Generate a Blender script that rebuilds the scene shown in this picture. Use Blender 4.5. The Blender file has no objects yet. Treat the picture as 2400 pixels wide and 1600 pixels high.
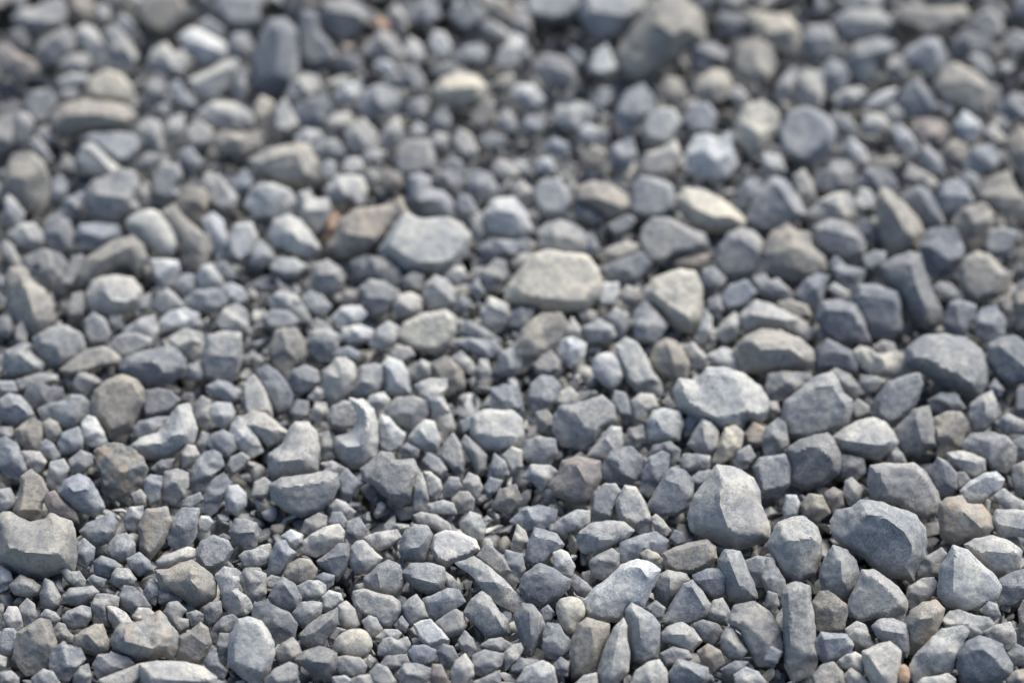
import bpy, bmesh, math, random
import numpy as np
from mathutils import Vector, Matrix, geometry, bvhtree

random.seed(7); RNG = np.random.default_rng(7)
scene = bpy.context.scene
COL = scene.collection

# ---------------------------------------------------------------- camera, sky, sun, exposure
PITCH = math.radians(47.0)          # optical axis below the horizon
CAM_H = 1.13                        # metres above the gravel
LENS, SENSOR = 85.0, 36.0
cam_d = bpy.data.cameras.new('camera'); cam = bpy.data.objects.new('camera', cam_d)
COL.objects.link(cam); scene.camera = cam
cam_d.lens = LENS; cam_d.sensor_width = SENSOR; cam_d.sensor_fit = 'HORIZONTAL'
cam_d.clip_start = 0.02; cam_d.clip_end = 500.0
cam.location = (0, 0, CAM_H); cam.rotation_euler = (math.pi/2 - PITCH, 0, 0)
cam_d.dof.use_dof = True
cam_d.dof.focus_distance = 1.400
cam_d.dof.aperture_fstop = 2.35
cam_d.dof.aperture_blades = 0

SUN_EL, SUN_AZ = math.radians(54.0), math.radians(42.0)   # azimuth: clockwise from +Y (away from the camera) towards +X
world = bpy.data.worlds.new('World'); scene.world = world; world.use_nodes = True
wn = world.node_tree; bg = wn.nodes['Background']
sky = wn.nodes.new('ShaderNodeTexSky'); sky.sky_type = 'NISHITA'; sky.sun_disc = False
sky.sun_elevation = SUN_EL; sky.sun_rotation = SUN_AZ
sky.air_density = 1.0; sky.dust_density = 1.0; sky.ozone_density = 1.0
wn.links.new(sky.outputs[0], bg.inputs[0]); bg.inputs[1].default_value = 0.06
sun_d = bpy.data.lights.new('sun', 'SUN'); sun = bpy.data.objects.new('sun', sun_d); COL.objects.link(sun)
sun_d.energy = 2.3; sun_d.angle = math.radians(48.0); sun_d.color = (1.0, 0.935, 0.83)
sdir = Vector((math.sin(SUN_AZ)*math.cos(SUN_EL), math.cos(SUN_AZ)*math.cos(SUN_EL), math.sin(SUN_EL)))
sun.rotation_euler = sdir.to_track_quat('Z', 'Y').to_euler(); sun.location = sdir * 5
scene.view_settings.view_transform = 'Standard'; scene.view_settings.look = 'None'
scene.view_settings.gamma = 1.0; scene.view_settings.exposure = 1.32
scene.view_settings.use_curve_mapping = False
scene.cycles.max_bounces = 4; scene.cycles.diffuse_bounces = 1; scene.cycles.glossy_bounces = 1

# ---------------------------------------------------------------- camera geometry as numbers (where a traced stone lies on the ground)
W, H = 2400.0, 1600.0
FPX = LENS / SENSOR * W
CAMP = np.array([0.0, 0.0, CAM_H])
FWD = np.array([0.0, math.cos(PITCH), -math.sin(PITCH)])
UPV = np.array([0.0, math.sin(PITCH), math.cos(PITCH)])
RGT = np.array([1.0, 0.0, 0.0])
def rays(p):
    p = np.asarray(p, float).reshape(-1, 2)
    return FWD + ((p[:, :1] - W/2)/FPX)*RGT + ((H/2 - p[:, 1:])/FPX)*UPV

# ---------------------------------------------------------------- materials
def nd(nt, typ, **kw):
    n = nt.nodes.new(typ)
    for k, v in kw.items(): setattr(n, k, v)
    return n
def mixc(nt, fac, a, b, mode='MIX'):
    m = nd(nt, 'ShaderNodeMix', data_type='RGBA', blend_type=mode)
    for sock, v in ((m.inputs[0], fac), (m.inputs[6], a), (m.inputs[7], b)):
        if hasattr(v, 'is_linked'): nt.links.new(v, sock)
        else: sock.default_value = v
    return m.outputs[2]
def ramp(nt, src, a, b, va=0.0, vb=1.0):
    r = nd(nt, 'ShaderNodeMapRange'); nt.links.new(src, r.inputs[0])
    for i, v in enumerate((a, b, va, vb)): r.inputs[i+1].default_value = v
    return r.outputs[0]
def noise(nt, vec, scale, detail=4.0, rough=0.55, dist=0.0):
    n = nd(nt, 'ShaderNodeTexNoise'); nt.links.new(vec, n.inputs['Vector'])
    n.inputs['Scale'].default_value = scale; n.inputs['Detail'].default_value = detail
    n.inputs['Roughness'].default_value = rough; n.inputs['Distortion'].default_value = dist
    return n.outputs['Fac']
def math1(nt, op, a, b=None):
    m = nd(nt, 'ShaderNodeMath', operation=op)
    for i, v in enumerate((a, b)):
        if v is None: continue
        if hasattr(v, 'is_linked'): nt.links.new(v, m.inputs[i])
        else: m.inputs[i].default_value = v
    return m.outputs[0]

def stone_material():
    m = bpy.data.materials.new('limestone'); m.use_nodes = True; nt = m.node_tree
    bs = nt.nodes['Principled BSDF']
    geo = nd(nt, 'ShaderNodeNewGeometry'); pos = geo.outputs['Position']
    tint = nd(nt, 'ShaderNodeAttribute', attribute_name='tint'); tc = tint.outputs['Color']; ta = tint.outputs['Alpha']
    big = noise(nt, pos, 55, 3, 0.6)
    mid = noise(nt, pos, 210, 3, 0.62, 0.5)
    fine = noise(nt, pos, 800, 2, 0.7)
    c = mixc(nt, ramp(nt, big, 0.45, 0.56, 0.0, 0.9), tc, mixc(nt, 1.0, tc, (1.30, 1.27, 1.19, 1), 'MULTIPLY'))
    c = mixc(nt, ramp(nt, mid, 0.41, 0.52, 0.85, 0.0), c, mixc(nt, 1.0, c, (0.70, 0.73, 0.79, 1), 'MULTIPLY'))
    vn = noise(nt, pos, 38, 2, 0.5, 1.2)
    gr = mixc(nt, ramp(nt, fine, 0.34, 0.66, 0.0, 1.0), mixc(nt, 1.0, c, (0.64, 0.66, 0.69, 1), 'MULTIPLY'), mixc(nt, 1.0, c, (1.24, 1.23, 1.20, 1), 'MULTIPLY'))
    c = mixc(nt, ramp(nt, vn, 0.40, 0.62, 0.15, 1.0), c, gr)
    # pale mineral veins, thin and broken
    vein = math1(nt, 'SUBTRACT', 1.0, ramp(nt, math1(nt, 'ABSOLUTE', math1(nt, 'SUBTRACT', vn, 0.5)), 0.0, 0.014))
    c = mixc(nt, math1(nt, 'MULTIPLY', vein, ramp(nt, big, 0.45, 0.6, 0.0, 0.6)), c, (0.47, 0.46, 0.44, 1))
    # hairline cracks
    ck = noise(nt, pos, 62, 3, 0.6, 0.9)
    crack = math1(nt, 'SUBTRACT', 1.0, ramp(nt, math1(nt, 'ABSOLUTE', math1(nt, 'SUBTRACT', ck, 0.53)), 0.0, 0.010))
    c = mixc(nt, math1(nt, 'MULTIPLY', crack, ramp(nt, mid, 0.48, 0.58, 0.0, 0.6)), c, (0.10, 0.10, 0.11, 1))
    # iron stain: how much each stone carries is in the alpha of its tint
    st = noise(nt, pos, 95, 2, 0.6, 0.8)
    stain = math1(nt, 'MULTIPLY', ramp(nt, math1(nt, 'ADD', st, math1(nt, 'MULTIPLY', ta, 0.07)), 0.50, 0.62, 0.0, 1.0), ta)
    c = mixc(nt, stain, c, (0.42, 0.30, 0.19, 1))
    # dark pits
    vor = nd(nt, 'ShaderNodeTexVoronoi'); nt.links.new(pos, vor.inputs['Vector']); vor.inputs['Scale'].default_value = 420
    pit = math1(nt, 'MULTIPLY', ramp(nt, vor.outputs['Distance'], 0.10, 0.22, 1.0, 0.0), ramp(nt, big, 0.5, 0.62, 0.0, 0.75))
    c = mixc(nt, pit, c, mixc(nt, 1.0, c, (0.45, 0.45, 0.46, 1), 'MULTIPLY'))
    nt.links.new(c, bs.inputs['Base Color'])
    bs.inputs['Roughness'].default_value = 0.88
    bs.inputs['Specular IOR Level'].default_value = 0.25
    h = math1(nt, 'ADD', math1(nt, 'MULTIPLY', mid, 0.4), math1(nt, 'MULTIPLY', fine, 0.18))
    bump = nd(nt, 'ShaderNodeBump'); bump.inputs['Strength'].default_value = 0.75; bump.inputs['Distance'].default_value = 0.0016
    nt.links.new(h, bump.inputs['Height']); nt.links.new(bump.outputs[0], bs.inputs['Normal'])
    return m
STONE = stone_material()

def ground_material():
    m = bpy.data.materials.new('gravel_bed'); m.use_nodes = True; nt = m.node_tree
    bs = nt.nodes['Principled BSDF']; geo = nd(nt, 'ShaderNodeNewGeometry'); pos = geo.outputs['Position']
    v = nd(nt, 'ShaderNodeTexVoronoi'); nt.links.new(pos, v.inputs['Vector']); v.inputs['Scale'].default_value = 60
    n = noise(nt, pos, 30, 5)
    c = mixc(nt, n, (0.07, 0.072, 0.08, 1), (0.13, 0.13, 0.128, 1))
    c = mixc(nt, ramp(nt, v.outputs['Distance'], 0.3, 0.75), c, (0.05, 0.05, 0.055, 1))
    nt.links.new(c, bs.inputs['Base Color']); bs.inputs['Roughness'].default_value = 0.95
    b = nd(nt, 'ShaderNodeBump'); b.inputs['Strength'].default_value = 1.0; b.inputs['Distance'].default_value = 0.012; b.invert = True
    nt.links.new(v.outputs['Distance'], b.inputs['Height']); nt.links.new(b.outputs[0], bs.inputs['Normal'])
    return m

# ---------------------------------------------------------------- the ground under the stones
def ground():
    xs = np.concatenate([[-60, -12, -4], np.linspace(-1.6, 1.6, 33), [4, 12, 60]])
    ys = np.concatenate([[-60, -12, -3], np.linspace(-0.8, 2.8, 37), [6, 20, 120]])
    X, Y = np.meshgrid(xs, ys); Z = -0.052 + 0.004*np.sin(X*7.0)*np.cos(Y*5.0)
    v = np.stack([X, Y, Z], -1).reshape(-1, 3); nx = len(xs)
    f = [(j*nx+i, j*nx+i+1, (j+1)*nx+i+1, (j+1)*nx+i) for j in range(len(ys)-1) for i in range(nx-1)]
    me = bpy.data.meshes.new('ground'); me.from_pydata(v.tolist(), [], f); me.materials.append(ground_material())
    o = bpy.data.objects.new('ground', me); COL.objects.link(o); o['kind'] = 'structure'
    o['label'] = 'dark gravelly ground beneath the loose stones'
ground()

# ---------------------------------------------------------------- the stones one can tell apart, tile by tile:
# tone, outline, ridge between its faces, and what to call it. Units of 1/3.92*10 px inside a 600x400 px tile.
STONES = """
@0,3
t -3,5 3,0 9,2 20,6 27,10 42,9 47,4 55,5 63,10 66,18 69,33 70,43 66,52 55,53 35,57 20,52 8,46 -3,46|5,36 30,37 55,39 65,42#large brown-grey slab with a scooped top
b 70,30 77,24 86,33 84,42 78,50 70,47
b 75,18 81,13 93,7 100,3 106,10 104,18 98,26 88,29 80,24|96,18
b 102,30 108,23 115,21 122,30 122,36 112,45 104,42 100,35
b 116,43 128,38 136,46 139,52 128,57 120,50|131,46
o 130,15 136,0 152,-2 155,8 152,19 148,27 137,41 132,33 131,22#orange-stained stone tapering to a point
p 116,6 120,-3 131,-5 130,8 123,16 117,14
b 154,22 158,8 168,-2 182,-2 181,10 178,22 173,31 164,32 157,28
w 181,10 185,4 192,4 195,9 190,17 184,18
p 145,46 150,42 172,32 178,35 178,40 165,47 152,53 146,52|150,48 172,37
t 145,54 155,53 167,49 176,47 182,52 189,58 195,66 194,76 187,82 180,83 165,75 150,68|177,52 175,62 184,72#broad brown-grey wedge below the cream bar
b 181,40 186,29 196,24 208,29 212,34 205,48 195,55 186,52
g 213,18 218,8 224,8 234,12 236,22 234,34 226,36 218,28|218,19 233,18
p 221,40 225,36 240,33 246,38 245,46 234,51 225,48
p 201,58 207,53 216,54 220,62 218,70 228,80 233,88 225,93 212,93 207,85 205,72
g 219,61 226,53 238,53 244,62 240,78 232,82 226,76
d 87,46 93,42 104,46 112,50 103,55 100,61 88,58|95,47 103,50
p 103,57 107,51 118,52 124,62 122,66 108,67 103,63|106,60 118,61
g 56,53 60,50 65,55 72,55 78,63 77,70 70,69 62,63
p 10,68 19,58 30,63 38,69 36,75 25,76 14,73|18,65 32,69
g 37,75 42,61 47,65 54,78 53,85 46,88 39,84|44,75 48,82
b 0,50 8,56 11,62 5,70 -2,75 -3,52
g 59,78 65,71 76,69 85,68 90,73 84,80 74,86 64,83|66,77 80,74
g 86,85 90,77 100,77 109,78 108,86 98,87 100,98 104,106 98,104 88,102
p 98,86 106,87 116,94 122,102 115,108 106,108 100,98|104,92 112,101
d 109,78 114,68 121,70 131,79 138,87 128,88 122,95 120,91 112,84
p 122,96 127,88 137,88 142,93 137,100 126,100
b 58,98 63,92 75,86 82,88 82,96 77,104 66,106 60,103|70,93 80,92
w 5,95 9,88 15,88 19,95 21,105 17,109 9,106 6,101
g 19,87 25,80 30,85 33,96 28,106 22,106 19,97
b 36,96 42,89 51,93 55,98 52,104 47,106 38,100
t 16,111 25,105 38,99 46,99 49,110 50,120 48,132 42,142 34,147 26,147 20,138 16,128#rounded tan-grey block
b 0,117 5,108 12,107 17,111 16,122 10,130 2,130
g 49,107 54,101 59,103 64,110 69,115 67,121 57,119 51,117
t 70,115 77,110 88,103 94,103 98,112 103,122 100,128 90,132 80,127 70,121|80,112 90,122
b 46,134 50,124 59,119 62,122 74,125 77,134 70,144 62,153 54,152 47,143#smooth many-sided blue-grey pebble
x 103,118 107,108 113,102 122,102 138,97 146,93 152,97 158,106 162,114 163,126 157,136 150,132 140,136 126,134 112,131 106,125|112,106 115,118 140,125 152,118#large oval stone with a crusty cream end
t 164,114 175,108 184,101 189,107 192,120 189,133 183,139 165,136 160,133 164,122|176,112 190,122
g 150,92 155,83 163,82 170,90 166,97 173,98 172,104 165,110 158,103
g 146,72 152,69 160,75 167,80 166,84 156,82 147,83
g 187,88 193,83 202,82 203,92 198,102 193,104 189,97|195,88
b 87,140 90,131 105,130 118,134 122,138 112,146 98,150 91,150
p 92,155 100,151 118,144 128,140 132,147 122,158 92,160
p 131,142 145,140 170,140 185,144 198,152 197,158 140,162 134,152|140,153 190,155#long cream lens-shaped stone on the bottom edge
p 210,128 212,115 219,99 228,98 240,100 247,110 252,120 252,130 245,145 236,156 225,148 212,138#big smooth pale grey pitted stone
g 200,122 202,111 209,112 211,118 209,135 206,143 201,138
d 193,113 198,105 206,97 214,94 219,98 213,108 203,113 196,122
b 187,137 192,130 198,123 201,138 208,146 205,152 195,150
g 68,150 74,142 80,140 82,150 82,160 68,160
p 30,153 40,144 48,146 56,158 32,162
g 0,148 10,147 16,153 17,160 -2,160
p -3,130 5,134 4,142 -3,148
g 172,93 180,91 188,94 186,100 176,103
b 133,73 138,62 146,66 146,75 142,85 135,82
b 80,62 85,58 98,62 95,68 84,67
@1,3
p 45,27 50,21 65,14 76,11 79,18 78,26 68,32 55,38 47,36#pale squared bar above the bluish wedge
g 42,20 46,8 58,2 64,4 64,12 56,18 48,21
w 24,22 32,17 43,21 42,28 36,34 30,31|30,28 38,24
b 12,58 14,42 20,27 27,26 30,33 36,37 30,48 22,57|24,36
p -8,38 5,32 12,30 14,37 10,45 0,50 -8,45
b 57,45 68,37 76,29 83,30 84,40 80,52 74,61 68,55|62,43 82,39
t 26,56 30,48 40,44 48,46 54,53 52,60 43,66 30,65 26,61
p 38,68 48,63 58,63 64,67 63,73 56,80 46,81 40,76
d 13,78 18,66 25,61 34,67 41,79 39,90 32,92 20,88 14,84|25,65 36,80#dark-faced angular stone with a pale rim
d 0,85 10,83 14,86 30,93 37,103 33,115 22,120 17,122 12,112 6,103 -4,101
g 34,93 42,83 52,82 60,83 59,92 52,105 44,108 38,102|50,92
g 42,113 48,104 60,97 74,91 73,101 65,112 60,121 52,123 44,119|48,115 70,97
w 61,78 67,73 77,76 79,81 72,87 64,93 61,88
p 75,98 77,86 82,83 90,89 94,103 92,107 80,105|80,98 84,88
g 92,75 100,73 110,75 125,77 130,83 130,90 126,98 122,105 115,105 108,97 97,90 93,83#grey rounded slab with a dipped top
p 87,47 88,33 92,27 98,26 106,33 115,43 112,48 102,56 92,54|95,44 94,31
g 101,62 108,54 112,49 122,46 130,50 133,60 133,68 127,77 117,75 108,72 102,68|111,53 114,68#grey lump with a pale broken face
p 100,24 110,21 122,19 129,18 132,22 124,29 113,34 106,32
g 135,36 138,22 146,13 157,13 161,20 160,32 155,44 145,46 137,42|141,33 150,32 156,25
w 163,33 166,22 174,17 186,20 200,28 203,33 195,39 185,43 175,47 168,42#large whitish kite-shaped stone
p 146,3 152,0 165,4 176,11 180,17 170,20 162,14 150,8
p 190,10 197,0 205,4 209,15 207,25 200,22 193,17
g 136,56 143,50 158,49 172,52 174,62 170,69 158,72 146,66|145,60 165,65
p 174,54 180,60 186,68 182,74 175,70
b 155,80 165,76 176,70 185,73 190,81 180,89 165,98 158,95
b 133,87 140,82 147,77 153,84 157,96 150,100 142,104 136,95|143,86
w 145,103 152,100 160,98 170,108 176,117 172,122 163,124 152,116|155,106 170,117#whitish six-sided stone
g 165,101 178,92 184,89 190,93 192,104 188,110 176,115
g 193,92 200,82 208,75 214,77 220,88 228,100 231,110 224,113 214,114 205,104|212,80 226,105#long leaning grey wedge
p 186,46 200,44 212,50 226,62 238,75 245,82 240,90 225,82 212,70 202,58
g 204,40 212,30 225,42 240,65 235,66 220,55
c 71,122 75,114 86,108 97,107 104,113 107,122 103,130 92,133 80,131 73,128#smooth round cream pebble
b 66,116 74,106 83,108 76,112 72,120 68,122
g 73,133 82,132 95,134 100,141 98,147 88,149 78,147 73,140
b 98,100 104,95 110,97 115,107 110,115 103,113
p 110,115 118,108 130,108 133,111 130,116 115,118
p 114,124 118,116 124,115 130,118 138,116 140,121 136,129 120,133 113,130
b 141,128 145,124 155,124 164,128 163,135 153,141 144,138
g 114,140 120,132 138,131 141,138 132,142 122,145
g 131,148 136,139 148,139 160,144 160,152 152,158 138,158
g 105,148 112,140 120,142 128,156 124,160 108,158
g 17,128 24,120 34,115 38,121 42,130 38,136 24,138 20,136|28,122 32,132
g 36,136 45,129 58,123 66,127 72,130 73,142 65,152 54,147 43,140|45,136 65,138
g 9,155 18,145 30,138 36,141 37,152 41,160 10,160
p 88,154 95,150 105,149 112,160 86,160
p 71,152 82,150 88,154 84,160 71,160
d 166,128 172,121 180,124 185,133 178,142 170,140
p 180,147 184,137 192,130 199,140 200,148 192,158 182,157
k 160,150 163,140 170,140 178,157 162,160
b 187,118 192,110 198,117 201,126 196,133 190,126
g 206,122 214,117 225,115 235,122 233,128 218,128
b 200,132 210,128 228,130 224,140 208,150 200,148
g 200,157 215,150 223,146 224,158 205,162
b 127,104 134,95 140,103 137,110 130,107
b 82,22 84,9 94,6 99,14 97,24 88,28
b 66,10 70,0 78,0 83,8 80,14 72,14
b 54,60 62,56 72,58 70,66 66,70
p -10,60 0,53 8,57 8,75 2,82 -6,78
g 8,62 14,58 22,60 22,66 16,70 10,69
@2,3
b 0,8 10,0 25,-4 40,0 38,6 28,14 12,15
p 36,16 45,8 60,0 70,0 70,10 60,14 45,18
p 64,21 75,13 88,10 103,11 110,17 104,25 92,30 78,36 66,34 63,27|66,25 90,25#pale broad stone with one rounded end
b 100,28 118,21 132,18 142,26 138,35 132,38 122,35 116,42 102,45 100,35
c 117,38 124,34 134,38 140,46 138,52 130,48 122,45
t 142,40 150,36 165,31 179,27 184,33 186,42 180,50 165,55 150,55 142,48#brownish grey rectangular stone
w 70,82 78,72 90,60 100,50 115,45 125,46 134,54 132,63 126,72 118,86 108,88 100,100 88,98 72,92|118,51 126,62 112,80#large pale slab propped up at a slant
g 73,45 78,40 92,34 98,38 98,48 92,57 84,62 75,57|80,44 96,46
b 14,45 16,30 21,14 28,16 40,22 46,30 42,36 37,38 30,45 20,48|22,19 42,28
w 38,37 45,35 50,38 56,50 54,58 46,57 39,50
d 9,70 14,58 25,47 37,52 46,58 52,62 50,67 42,75 28,85 12,80|25,55
d 52,64 57,58 68,66 76,74 72,80 60,75
c 40,86 44,80 52,78 62,79 67,88 66,96 60,102 57,112 50,110 44,102#smooth egg-shaped cream stone
b 29,112 33,103 42,104 48,112 56,120 53,128 43,135 35,132 30,124
d 4,95 10,84 18,86 26,95 28,104 22,118 16,130 10,128 8,112|16,92 17,112
t 59,115 62,103 68,100 88,105 88,115 82,130 76,146 68,150 58,150 57,130|72,104 78,135#upright two-faced brown-grey block
p 80,150 86,125 95,108 103,97 105,105 105,115 107,128 104,145 92,158 82,157|98,112 90,150#long pale bar standing on end
g 105,90 110,84 118,88 128,94 134,104 136,118 132,133 122,138 112,135 108,125 106,112|116,92 118,115#pitted knobbly grey stone
g 129,70 136,58 143,54 160,57 163,62 150,78 142,85 134,78|145,58 145,70
b 139,100 145,90 150,78 158,66 165,64 174,72 180,85 178,93 168,100 150,104|165,68 176,86#broad bluish slab with thin lit edge
b 166,58 180,52 198,51 200,60 196,75 188,80 176,73 168,65|170,62 197,60
g 192,45 197,38 208,38 214,50 222,65 224,78 216,84 200,80 196,68|200,45 212,75
b 215,45 225,42 240,42 244,55 240,68 225,68 218,58
g 180,90 186,82 192,80 199,92 197,103 186,100 180,96|183,92 196,95
g 200,100 206,88 222,85 235,92 242,105 244,125 238,138 228,138 218,122 210,108#large dull speckled stone beside the grey bar
p 137,112 143,106 156,101 165,108 172,118 164,126 145,120 137,118|146,112 158,112
d 166,104 175,101 188,104 195,110 186,120 176,117 170,110
p 192,115 197,108 202,106 210,118 217,127 210,134 200,132 194,124|200,118 206,124
o 172,128 180,122 190,128 194,138 186,144 176,136
b 136,130 148,124 162,127 165,134 155,139 142,140
p 108,158 115,147 125,138 134,137 140,147 144,160|122,141 128,157
g 144,148 152,135 165,140 178,145 178,152 170,160 148,160|155,138 172,150
p 56,158 66,150 77,148 79,160
p 4,155 12,143 28,138 36,143 42,160
b 0,145 8,135 20,137 22,142 10,148
b 39,140 45,133 52,138 50,150 43,148
p 205,150 215,144 225,148 232,155 220,160 206,157
b 192,145 205,138 217,138 212,144 200,150
p 0,122 8,120 10,125 4,135 -6,145 -8,130
b 27,90 33,85 38,92 36,100 29,100
p 2,25 5,11 12,18 15,27 8,36 2,30
b -5,35 8,40 10,52 5,62 -6,58
p 128,5 132,2 138,8 145,18 142,21 132,17
b 145,25 150,17 156,20 160,28 150,30
b 122,88 132,82 140,88 139,97 136,100
@3,3
p 3,30 12,12 25,6 32,7 42,17 45,25 45,38 40,56 28,62 15,57 5,42|13,16 19,26 41,20#blocky stone with a bright flat top
g 61,8 64,0 78,-2 86,-8 105,-8 120,-2 133,4 140,15 141,28 140,40 134,55 134,68 128,60 112,56 100,48 90,38 75,30 66,22|80,2 105,3 125,18 132,30 132,55#huge dark-faced boulder with pale rim
g 50,60 55,45 61,34 70,38 78,47 82,57 80,70 74,82 65,80 52,72|67,45 68,72
p 75,80 84,65 88,55 97,53 108,60 118,70 127,80 126,88 123,100 112,98 100,95 85,97 76,90#pale fan-shaped slab
g 12,75 16,68 25,67 36,70 38,85 41,105 43,120 44,135 42,148 34,150 25,153 18,140 15,115 14,95|19,72 20,110 22,140#long upright grey bar
t 40,85 48,74 55,72 63,78 71,86 72,92 68,105 58,110 48,108 42,98
p 160,75 162,50 172,34 182,38 198,50 208,60 214,70 210,77 195,84 180,86 166,83|171,40 170,79#large pale pyramid-shaped stone
p 182,30 190,25 205,24 220,30 230,37 228,50 220,56 208,57 200,50 190,40|185,34 225,38
g 127,80 130,70 142,63 152,61 156,67 148,78 138,85 131,89
o 125,102 133,92 143,85 153,84 159,90 158,98 155,110 148,120 140,128 131,131 128,118|140,98 157,96#tooth-shaped stone with a tan top
p 160,100 168,92 176,90 190,94 203,97 207,102 200,110 188,115 178,115 165,107
p 129,145 135,133 148,118 160,109 175,105 182,104 185,110 180,118 175,130 168,145 150,150 135,155#pale boot-shaped stone
d 175,130 183,122 195,116 205,118 214,122 218,130 223,140 223,147 212,152 195,156 182,152 177,142|190,120 207,133 220,140#dark block with rough pale top
p 198,110 208,104 222,102 225,112 226,120 220,126 214,118 204,116
b 98,105 103,99 115,98 127,103 131,112 130,125 127,132 118,128 108,120 102,112|104,108 128,112
p 73,108 82,102 88,105 95,118 101,124 96,127 86,122 77,116
b 44,118 49,110 60,111 72,112 77,122 75,128 65,134 55,137 46,130|48,117 72,115
p 65,136 70,132 80,129 88,133 90,140 87,149 78,146 68,141
p 90,130 102,124 112,119 122,127 121,140 118,155 116,162 100,160 93,145|93,132 105,150
r 118,150 122,140 127,140 131,150 128,158 120,158#small round peach-coloured pebble
g 41,150 50,141 60,138 67,148 70,160 42,160
p 70,150 76,143 84,148 95,158 75,160
p 133,160 142,152 155,150 165,148 171,154 170,162
t 220,155 228,147 240,144 240,160 222,160
g 220,130 228,121 236,126 238,140 226,140
o 157,0 158,-8 165,-12 178,-14 182,-6 195,-4 200,5 204,14 200,20 188,27 172,29 161,22|180,0 200,18
p 205,8 210,-1 225,-2 240,0 240,15 235,20 213,22|208,10 238,16
b 0,42 8,52 14,62 18,72 12,78 0,72 -6,60
g 0,95 8,103 14,112 12,120 2,122
b -6,118 2,122 13,128 8,138 -4,136
g 138,52 146,42 160,34 164,38 158,48 155,58 145,61 138,58
g 0,72 8,75 9,85 4,92 -4,88
b 214,62 225,55 240,52 240,70 225,82 212,84
t 232,90 236,82 240,82 240,120 234,115
g 195,90 203,82 210,84 213,95 207,100
@0,2
g 6,10 20,2 26,3 25,10 38,22 38,27 25,32 10,30 5,20|18,12 36,24
g 32,-2 45,-12 60,-12 72,-4 76,6 68,15 57,23 46,20 36,8#rounded grey stone above the tan wedge
t 57,28 68,18 80,10 95,7 102,8 110,16 109,20 95,23 80,29 62,31#flat tan wedge
g 98,6 108,-4 125,-8 140,-2 138,5 125,12 113,15
d 111,25 116,15 128,10 150,8 158,9 168,18 170,25 160,33 145,41 133,44 120,36|132,15 146,22 155,35#dark stone with a pale round facet
t 85,58 88,45 100,38 112,34 125,35 132,44 132,55 126,68 122,80 114,89 102,86 95,72 87,66#tan heart-shaped stone
d 133,45 145,44 155,47 163,54 158,62 148,68 133,71 130,62
p 124,96 130,91 145,85 155,74 165,62 172,60 177,68 178,80 175,92 165,100 152,107 138,105 128,101|135,93 165,85#pale curved wedge
b 122,80 128,75 145,71 156,69 148,80 138,87 126,88
m 91,102 97,96 108,95 120,99 130,106 134,118 132,128 128,135 118,138 105,140 98,135 95,120 92,110#mottled dark block with orange crust
w 75,75 80,68 87,70 95,83 97,92 90,96 80,94 76,85
g 36,63 45,57 60,56 66,51 76,50 83,57 82,66 74,74 68,80 58,78 52,72 40,70
b 0,55 8,48 18,51 27,60 30,67 26,74 15,77 3,70|4,58 16,58 28,68
t 13,83 22,75 30,71 36,75 36,88 33,100 25,100 18,93
g 39,75 45,71 53,75 55,83 50,91 42,90 40,83
b 0,90 5,88 14,95 19,107 22,118 17,124 8,122 -2,110
p 19,101 28,101 36,103 41,111 38,117 34,121 24,113
b 37,93 42,90 48,95 54,105 50,110 42,107 37,100
t 15,155 20,140 22,125 28,120 36,128 41,138 38,148 36,162 14,162#pear-shaped tan-grey stone
p 0,137 8,136 13,145 13,151 5,155 -3,157
k 41,146 44,139 50,137 57,146 68,157 72,165 60,163 46,157
b 55,138 60,128 72,123 80,128 87,140 93,153 88,158 70,152 62,147|62,132 68,138 80,135
p 45,128 48,112 58,110 62,116 58,128 53,138 46,133
b 65,110 75,102 83,105 84,113 75,122 66,120
b 55,95 58,86 72,80 76,90 75,97 62,101 56,101
g 150,130 152,121 163,119 172,122 173,132 168,142 160,148 151,143
b 132,128 138,124 148,125 149,131 146,145 138,149 133,138|137,127 147,130
b 184,155 188,143 198,128 205,123 211,130 205,143 198,155 192,160
w 206,142 210,133 218,133 224,140 224,150 217,158 210,153|214,147
g 176,135 178,120 183,110 190,103 197,100 203,104 204,113 195,122 187,135 180,138
w 192,60 198,57 212,57 215,65 213,74 205,79 197,76 193,68#bright squarish white stone
g 178,70 180,58 186,52 192,55 192,68 197,78 190,80 182,78
b 190,42 200,36 210,38 219,47 220,55 212,58 198,50|205,42 216,52
g 187,10 192,-4 205,-9 219,-6 218,15 215,28 212,35 200,37 190,32 187,20|190,12 217,14#upright grey block with a lit top
p 155,-2 170,-9 185,-6 187,3 186,13 178,17 165,8
b 170,30 175,22 182,20 187,30 184,35 174,34
b 191,95 196,86 205,83 214,86 216,98 210,105 196,104
p 165,102 172,95 178,97 182,104 176,115 167,118|168,105 178,105
b 180,98 186,84 190,85 190,98 187,103
w 214,78 220,70 226,75 236,90 240,100 232,104 222,98 216,90
p 225,55 227,40 232,33 240,45 247,62 250,72 240,70 226,72
g 67,40 72,29 78,29 88,34 93,38 88,43 80,50 68,52|74,32 92,39
d 24,50 26,42 35,36 44,42 56,44 57,50 48,58 30,63
g 15,37 25,33 36,31 52,33 53,36 40,42 28,42 18,45
p 0,45 -2,38 12,38 16,46 8,47
b 0,80 10,80 13,90 8,92 -2,88
p 121,140 129,136 134,142 133,148 125,150
b 139,117 148,110 160,108 155,117 145,122
b 208,118 212,107 222,102 229,107 222,116 212,122
g 167,152 172,144 184,139 187,145 180,150 172,155
@1,2
b 2,27 10,24 18,27 25,37 31,50 30,58 20,63 14,55 7,40
t 16,5 20,-8 35,-10 42,0 42,12 35,18 27,32 20,28 16,15
d 27,37 35,27 45,24 55,28 60,37 52,45 40,48 30,45|35,33 57,38
g 44,3 50,-8 65,-12 74,-6 73,5 68,17 60,15 50,8
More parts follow.
